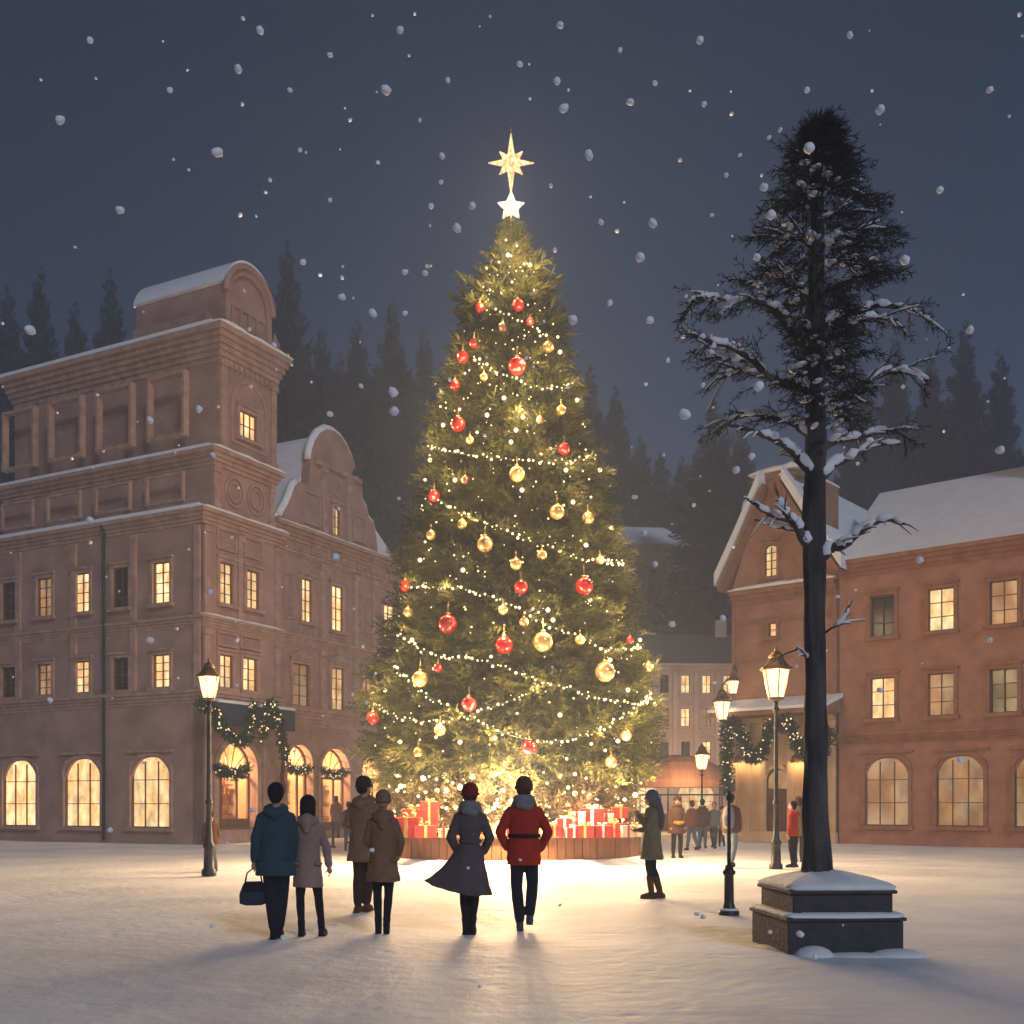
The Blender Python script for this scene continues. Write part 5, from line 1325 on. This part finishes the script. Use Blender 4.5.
for n_,c_ in dict(teal=(.035,.075,.10), taupe=(.36,.25,.215), brown=(.25,.155,.105), brown2=(.25,.15,.09), charcoal=(.125,.095,.105), redcoat=(.46,.04,.02), olive=(.19,.175,.095), black=(.016,.016,.02),
                  darkblue=(.018,.022,.035), jeans=(.09,.13,.19), paleje=(.16,.20,.25), grey=(.24,.23,.25), greyblue=(.12,.13,.155), maroon=(.20,.016,.02), rust=(.17,.065,.035), rust2=(.10,.05,.035), navy=(.04,.05,.085), bootbrown=(.12,.05,.025),
                  hairblack=(.014,.011,.012), hairbrown=(.05,.028,.018), yellowc=(.45,.25,.06), greyboot=(.10,.10,.12), khaki=(.09,.075,.045)).items():
    M[n_] = cloth(n_, c_)
ST = [((-.10,.02,.50),(-.09,-.03,.09),(-.11,.12)),((.10,.02,.50),(.09,-.03,.09),(.12,.12))]
def legs(l, r): return [l, r]
narrow = legs(((-.075,.03,.50),(-.045,-.03,.09),(-.055,.11)),((.065,.06,.51),(.025,-.02,.095),(.04,.12)))
pocket = [((-.285,-.03,1.14),(-.19,.11,.95)),((.285,-.03,1.14),(.19,.11,.95))]
pocket_f = [((-.225,-.03,1.15),(-.16,.11,.98)),((.235,-.03,1.15),(.16,.11,.98))]
r_,s_ = person('short-haired person in a long dark teal coat carrying a dark bag', 276, 938, 783, .12,
    legs(((-.06,.03,.50),(-.02,-.05,.09),(-.03,.11)),((.07,.07,.52),(.035,.03,.10),(.04,.19))), [((-.225,-.02,1.15),(-.245,.03,.90)),((.205,.02,1.15),(.18,.10,.93))],
    dict(hem=.72,flare=.035,wide=.01,hood='teal',pockets=True), 'teal','darkblue','black','short','hairblack')
# the bag hangs from the left hand
hp = r_.matrix_basis.to_3x3() @ V3(-.255,.035,.80); bag = empty('handbag', r_.location+hp, .3, 'dark blue handbag hanging from the hand of the person in the teal coat', 'bag')
m_ = MB(); m_.loft([[(rx*math.cos(2*PI*k/20)*.9, ry*math.sin(2*PI*k/20), z) for k in range(20)] for z,rx,ry in ((-.40,.10,.05),(-.38,.165,.075),(-.28,.17,.08),(-.18,.13,.05),(-.14,.10,.03))])
m_.build('bag_body', M['navy'], bag, True)
m_ = MB(); m_.tube([(-.09,0,-.15),(-.07,0,-.05),(0,0,.01),(.07,0,-.05),(.09,0,-.15)],.009,6); m_.build('strap', M['black'], bag, True)
m_ = MB(); m_.box(-.11,.11,-.075,-.05,-.25,-.15); m_.build('flap', M['black'], bag, bevel=.008)
person('person with black bobbed hair in a taupe hooded coat beside the teal coat', 308, 935, 795, .05,
    legs(((-.10,.02,.50),(-.075,-.04,.09),(-.08,.10)),((.13,.02,.50),(.175,-.02,.09),(.20,.12))), [((-.19,.02,1.16),(-.17,.10,.95)),((.225,-.02,1.15),(.26,.02,.90))],
    dict(hem=.62,flare=.03,hood='taupe',hood_long=True,pockets=True), 'taupe','black','black','bob','hairblack', female=True)
person('taller of the two brown-coated people, in a dark knitted hat', 364, 912, 777, -.25,
    legs(((-.085,.02,.50),(-.07,-.04,.09),(-.08,.11)),((.05,.08,.52),(.03,.02,.10),(.03,.17))), [((-.235,.0,1.16),(-.14,.17,1.06)),((.215,.03,1.16),(.15,.17,1.08))],
    dict(hem=.67,flare=.05,hood='brown',pockets=True), 'brown','hairbrown','bootbrown','beanie','hairblack',(('hat','hairbrown'),), head_yaw=-.5)
person('shorter of the two brown-coated people, in a brown beanie', 383, 932, 790, .08,
    legs(((-.07,.03,.50),(-.055,-.02,.09),(-.06,.12)),((.07,.01,.50),(.045,-.09,.10),(.05,.05))), [((-.20,.04,1.16),(-.13,.15,1.05)),((.22,.0,1.16),(.19,.10,1.0))],
    dict(hem=.65,flare=.06,hood='brown2',hood_long=True,pockets=True,fold=.06), 'brown2','black','black','beanie',None,(('hat','brown'),), female=True, head_yaw=.2)
def wind(x,y,z,a):
    if z < 1.06:
        t = (1.06-z)/.60; left = max(0,-math.cos(a)); e = left**1.2*t**1.15
        return (x*(1+.12*t)-.30*e, y*(1+.35*t)-.05*e*t, z+.17*e*t+.015*math.sin(a*6)*t)
    return (x,y,z)
person('person in a red knitted hat and dark belted coat flaring out to the left', 470, 932, 782, .0,
    narrow, pocket_f, dict(hem=.47,flare=.075,waist=.035,belt='charcoal',fold=.07), 'charcoal','black','black','beanie','hairbrown',(('hat','maroon'),('scarf','grey')), female=True, skirtfn=wind)
person('person in a bright red belted coat and grey scarf, hands in pockets', 524, 928, 776, .0,
    legs(((-.085,.02,.50),(-.05,-.05,.09),(-.04,.10)),((.10,.09,.53),(.07,.0,.16),(.06,.10))), pocket, dict(hem=.76,flare=.02,belt='black',wide=.0,fold=.035), 'redcoat','darkblue','greyboot_tall','beanie','hairbrown',(('hat','rust2'),('scarf','grey')))
person('person in an olive green coat and tall brown boots standing sideways by the planter', 652, 898, 790, 1.35,
    legs(((-.08,.05,.52),(-.06,.0,.09),(-.07,.15)),((.07,-.01,.50),(.06,-.13,.09),(.07,.01))), [((-.20,.06,1.16),(-.08,.20,1.36)),((.22,.05,1.14),(.15,.22,1.12))],
    dict(hem=.64,flare=.07,fold=.06,seam=False), 'olive','black','bootbrown_tall','hooded_hair','charcoal',(('hat','greyblue'),), female=True)
BG = 'strollers in the background of the square'
bgp = [
 ('person in a thick brown jacket with a yellow muff, right of the green coat', 677,858,796,PI+.1,dict(hem=.70,flare=.03,wide=.05,hood='rust2'),'rust2','black','beanie','hairbrown',(('hat','hairbrown'),)),
 ('distant person in a rust jacket and blue jeans right of the brown jacket', 692,850,800,.4,dict(hem=.82,flare=.0,wide=.02),'rust','jeans','short','hairbrown',()),
 ('person in a dull red jacket, middle of the distant trio', 702.5,848,799,-.3,dict(hem=.80,flare=.02,wide=.02,hood='rust2'),'rust2','greyblue','short','hairblack',()),
 ('person in a slate blue jacket, rightmost of the distant trio', 714,848,802,2.7,dict(hem=.80,flare=.0,wide=.03),'greyblue','navy','short','hairblack',()),
 ('small dark figure just left of the backpack wearer', 722,846,806,PI,dict(hem=.72,flare=.02),'charcoal','black','beanie',None,(('hat','black'),)),
 ('person in a brown jacket and pale jeans directly behind the slim iron post', 731,868,794,-.5,dict(hem=.84,flare=.0,wide=.02),'rust2','paleje','short','hairblack',()),
 ('person in an orange-red jacket and black trousers right of the lamp post', 793,868,802,1.0,dict(hem=.84,flare=.0,wide=.03,hood='redcoat'),'redcoat','black','short','hairblack',()),
 ('person in a long olive brown coat standing close behind the orange-red jacket', 798.5,862,797,-.6,dict(hem=.70,flare=.03),'khaki','black','bob','hairbrown',()),
 ('person in a dark jacket and jeans in front of the arched shops at left', 348.5,851,802,.2,dict(hem=.80,flare=.0,wide=.03),'navy','jeans','short','hairblack',()),
 ('person in grey-blue trousers half hidden behind the brown-coated couple', 356,853,801,-.2,dict(hem=.80,flare=.0),'charcoal','jeans','short','hairbrown',()),
 ('person in a rust coat looking into the second arched shop window', 336,838,796,.1,dict(hem=.66,flare=.02,wide=.02,hood='rust'),'rust','rust2','bob','hairbrown',()),
 ('small person in a brown jacket walking beside the left street lamp', 211,872,812,.5,dict(hem=.82,flare=.03,wide=.03,hood='rust2'),'rust2','greyblue','beanie',None,(('hat','hairbrown'),)),
]
strd = legs(((-.09,.08,.52),(-.09,.16,.09),(-.10,.32)),((.09,-.02,.50),(.09,-.22,.12),(.10,-.08)))
for i,(lb_,px,fy,hy,yw,ct_,c1,tr_,hr,hc,ex) in enumerate(bgp):
    r_,s_ = person(lb_,px,fy,hy,yw,strd if i in (1,3,5,8,11) else None,None,ct_,c1,tr_,'black',hr,hc,ex,False,BG)
    if i == 5:
        bk = MB(Matrix.Translation((0,-.20,1.22))); bk.capsule([(0,0,-.15),(0,0,.12)],[.14,.13],12)
        hp = r_.matrix_basis.to_3x3() @ V3(0,-.20,1.22); e = empty('backpack', r_.location+hp, r_.rotation_euler.z, 'grey backpack on the back of the person behind the slim iron post','backpack')
        m_ = MB(); m_.capsule([(0,0,-.17),(0,.0,.0),(0,.02,.14)],[.13,.145,.12],12); fuse(m_,'bag_body',M['grey'],e,.016,3)
        m_ = MB(); m_.capsule([(0,-.12,-.15),(0,-.12,-.03)],[.07,.07],10); fuse(m_,'front_pocket',M['greyblue'],e,.016,3)
    if i == 0:
        hp = r_.matrix_basis.to_3x3() @ V3(0,.19,1.02); m_ = MB(); m_.capsule([(-.11,0,0),(0,.03,-.02),(.11,0,0)],[.05,.06,.05],10)
        o = fuse(m_,'muff',M['yellowc'],None,.016,3); o.location = r_.location+hp; o.rotation_euler = r_.rotation_euler; tag(o,'yellow muff held by the person in the thick brown jacket','muff')

# ------------------------------------------------------------------ snowflakes in the air
def flake_mesh(seed):
    m = MB().ell((0,0,0),(1,1,1),14,10)
    me = m.mesh('snowflake'); me.materials.append(M['flake']); me.shade_smooth()
    for v in me.vertices: v.co *= 1+.22*noise.noise(v.co*1.6+Vector((seed*3,0,0)))+.08*noise.noise(v.co*5+Vector((seed,0,0)))
    return me
fme = [flake_mesh(k) for k in range(5)]
BIGF = [(386,90,5),(557,81,4),(564,108,4.5),(809,148,6),(217,152,5),(655,83,2.6),(589,155,4.6),(472,206,4),(457,228,4.5),(653,223,4.5),(640,257,5.2),(573,320,5.2),(393,392,5),(394,411,5),(759,386,5.2),(685,414,5.5),
 (448,80,2.5),(238,69,4),(704,104,3),(764,187,4),(771,215,5),(757,257,4),(303,262,3.2),(342,297,3.5),(373,313,4),(405,272,3),(630,102,3.5),(442,156,3),(431,206,3.2),(441,182,2.5),(601,222,3),(617,231,2.2),(555,250,2.2),(610,303,3),
 (649,320,3.2),(425,273,3),(405,313,2.6),(320,275,2),(361,386,2.4),(330,414,3.2),(336,557,4),(210,592,3),(213,455,2.6),(199,409,3.5),(274,345,2.6),(636,497,2),(646,384,2),(644,533,3.5),(655,564,3.4),(634,497,2.4),(723,618,3.2),(672,624,3.6),
 (714,345,2.5),(703,385,2.4),(752,456,3.5),(736,470,4),(694,505,2.2),(668,360,2.2),(650,320,3.8),(689,332,2),(807,90,3),(780,130,2.4),(740,155,2),(726,175,2.4),(712,215,2),(680,160,2),(520,64,3),(350,120,2),(300,150,2.2),(270,180,2),(330,200,2.4),(240,215,2.2),(290,90,2.4),(420,120,2),
 (252,810,2.5),(212,926,2.5),(283,938,3),(372,850,2.4),(703,917,2.6),(770,932,2.4),(800,934,3.6),(697,914,2.4),(468,868,1.8),(560,905,1.6),(815,957,2.4),(227,843,1.8),(237,640,2.2),(366,703,2),
 (60,120,4.5),(120,210,4),(30,330,5),(150,420,3.5),(90,520,4),(170,90,3),(150,640,3.4),(50,700,3),(110,830,3),(880,110,4.6),(940,190,4),(990,90,3.4),(905,260,5),(970,330,4),(870,440,3.2),(1000,450,4.4),(920,560,3.6),(880,690,3),(960,760,3.4),(990,640,3),(400,30,4),(560,25,3.6),(700,40,4.2),(260,30,3.8),(90,40,3.5),(850,35,3.2),(620,50,2.6),(330,55,2.6)]
FL_ = BIGF+[(random.uniform(0,1024),random.uniform(5,720 if random.random()<.85 else 1000),random.choice([1.0,1.2,1.4,1.6,2.0])) for _ in range(170)]
for i,(px,py,r) in enumerate(FL_[:295]):
    D = random.uniform(4,8) if r > 3.8 else random.uniform(6,12) if r > 2.2 else random.uniform(9,22)
    if py > 760: D = min(D, random.uniform(4,7))
    p = W(px,py,D)
    if p.z < .15: continue
    o = bpy.data.objects.new('snowflake', random.choice(fme)); COL.objects.link(o); o.location = p
    q = r*D/F*1.0; o.scale = (q*.9,q*.9,q*1.1); o.rotation_euler = (random.uniform(0,6),random.uniform(0,6),random.uniform(0,6))
    tag(o,'loose white snowflake drifting in the air over the square','snowflake','snowflakes falling over the square')
# ------------------------------------------------------------------ camera, light, air
cam = bpy.data.cameras.new('camera'); co = bpy.data.objects.new('camera', cam); COL.objects.link(co)
co.location = (0,0,CH); co.rotation_euler = (PI/2,0,0); cam.sensor_width = 36; cam.lens = 36*F/1024; cam.shift_y = (HY-512)/1024; cam.clip_end = 3000; cam.clip_start = .1
sc.camera = co
ELEV = R(-1.1)
w = bpy.data.worlds.new('World'); sc.world = w; w.use_nodes = True; nt = w.node_tree; bg = nt.nodes['Background']
sky = nt.nodes.new('ShaderNodeTexSky'); sky.sky_type = 'NISHITA'; sky.sun_disc = False; sky.sun_elevation = ELEV; sky.sun_rotation = R(12)
sky.air_density = 1.0; sky.dust_density = .6; sky.ozone_density = 2.6
nt.links.new(sky.outputs[0], bg.inputs[0]); bg.inputs[1].default_value = .15
# cool fill light added from behind the camera; no moon in view
sl = bpy.data.lights.new('cool_fill','SUN'); sl.energy = 1.05; sl.angle = R(12); sl.color = (.74,.82,1.0)
so_ = bpy.data.objects.new('cool_fill', sl); COL.objects.link(so_); so_.rotation_euler = (R(62),0,R(27))
EX = 2.4
for p in LIGHTS:
    qx = Vector((p.x-TX,p.y-TY,0)).normalized()*.35
    point(p+qx, 27*EX, (1,.66,.31), .06, 'string_light', None)
for k in range(10):   # and on the far side of the tree
    a = R(20+k*16); z = 3+k*1.1; r = RT(z)+.2; point((TX+r*math.cos(a),TY+r*math.sin(a),z), 60*EX, (1,.66,.31), .1, 'string_light', None)
for k,(dg_,pw) in enumerate(((-5,380),(0,380),(5,380),(-45,130),(-30,110),(30,110),(45,130),(-80,90),(78,90))):
    a = -PI/2+R(dg_); point((TX+3.95*math.cos(a),TY+3.95*math.sin(a),2.1), pw*EX, (1,.63,.33), .12, 'base_light', None)
for k in range(6):
    a = PI*k/6+.3; point((TX+2.9*math.cos(a),TY+2.9*math.sin(a),1.9), 60*EX, (1,.64,.29), .12, 'base_light', None)
point(W(511,163,TY)+Vector((0,-.6,-.9)), 600, (1,.72,.42), .3, 'star_light', None)
# haze
hz = MB(); hz.box(-170,170,-8,210,-2.5,52); ho = hz.build('haze', None); tag(ho, kind='stuff')
ho.display_type = 'WIRE'
hm = bpy.data.materials.new('haze'); hm.use_nodes = True; nt = hm.node_tree; nt.nodes.clear()
v = nt.nodes.new('ShaderNodeVolumePrincipled'); o = nt.nodes.new('ShaderNodeOutputMaterial'); nt.links.new(v.outputs[0], o.inputs['Volume'])
v.inputs['Color'].default_value = (.58,.72,1,1); v.inputs['Density'].default_value = .0029; v.inputs['Anisotropy'].default_value = .2
ho.data.materials.append(hm)
sc.view_settings.view_transform = 'Standard'; sc.view_settings.look = 'None'; sc.view_settings.exposure = 0; sc.view_settings.gamma = 1
sc.cycles.use_denoising = True; sc.cycles.sample_clamp_indirect = 3; sc.cycles.sample_clamp_direct = 0
sc.cycles.max_bounces = 6; sc.cycles.diffuse_bounces = 3; sc.cycles.glossy_bounces = 3; sc.cycles.transmission_bounces = 4; sc.cycles.volume_bounces = 1; sc.cycles.transparent_max_bounces = 12
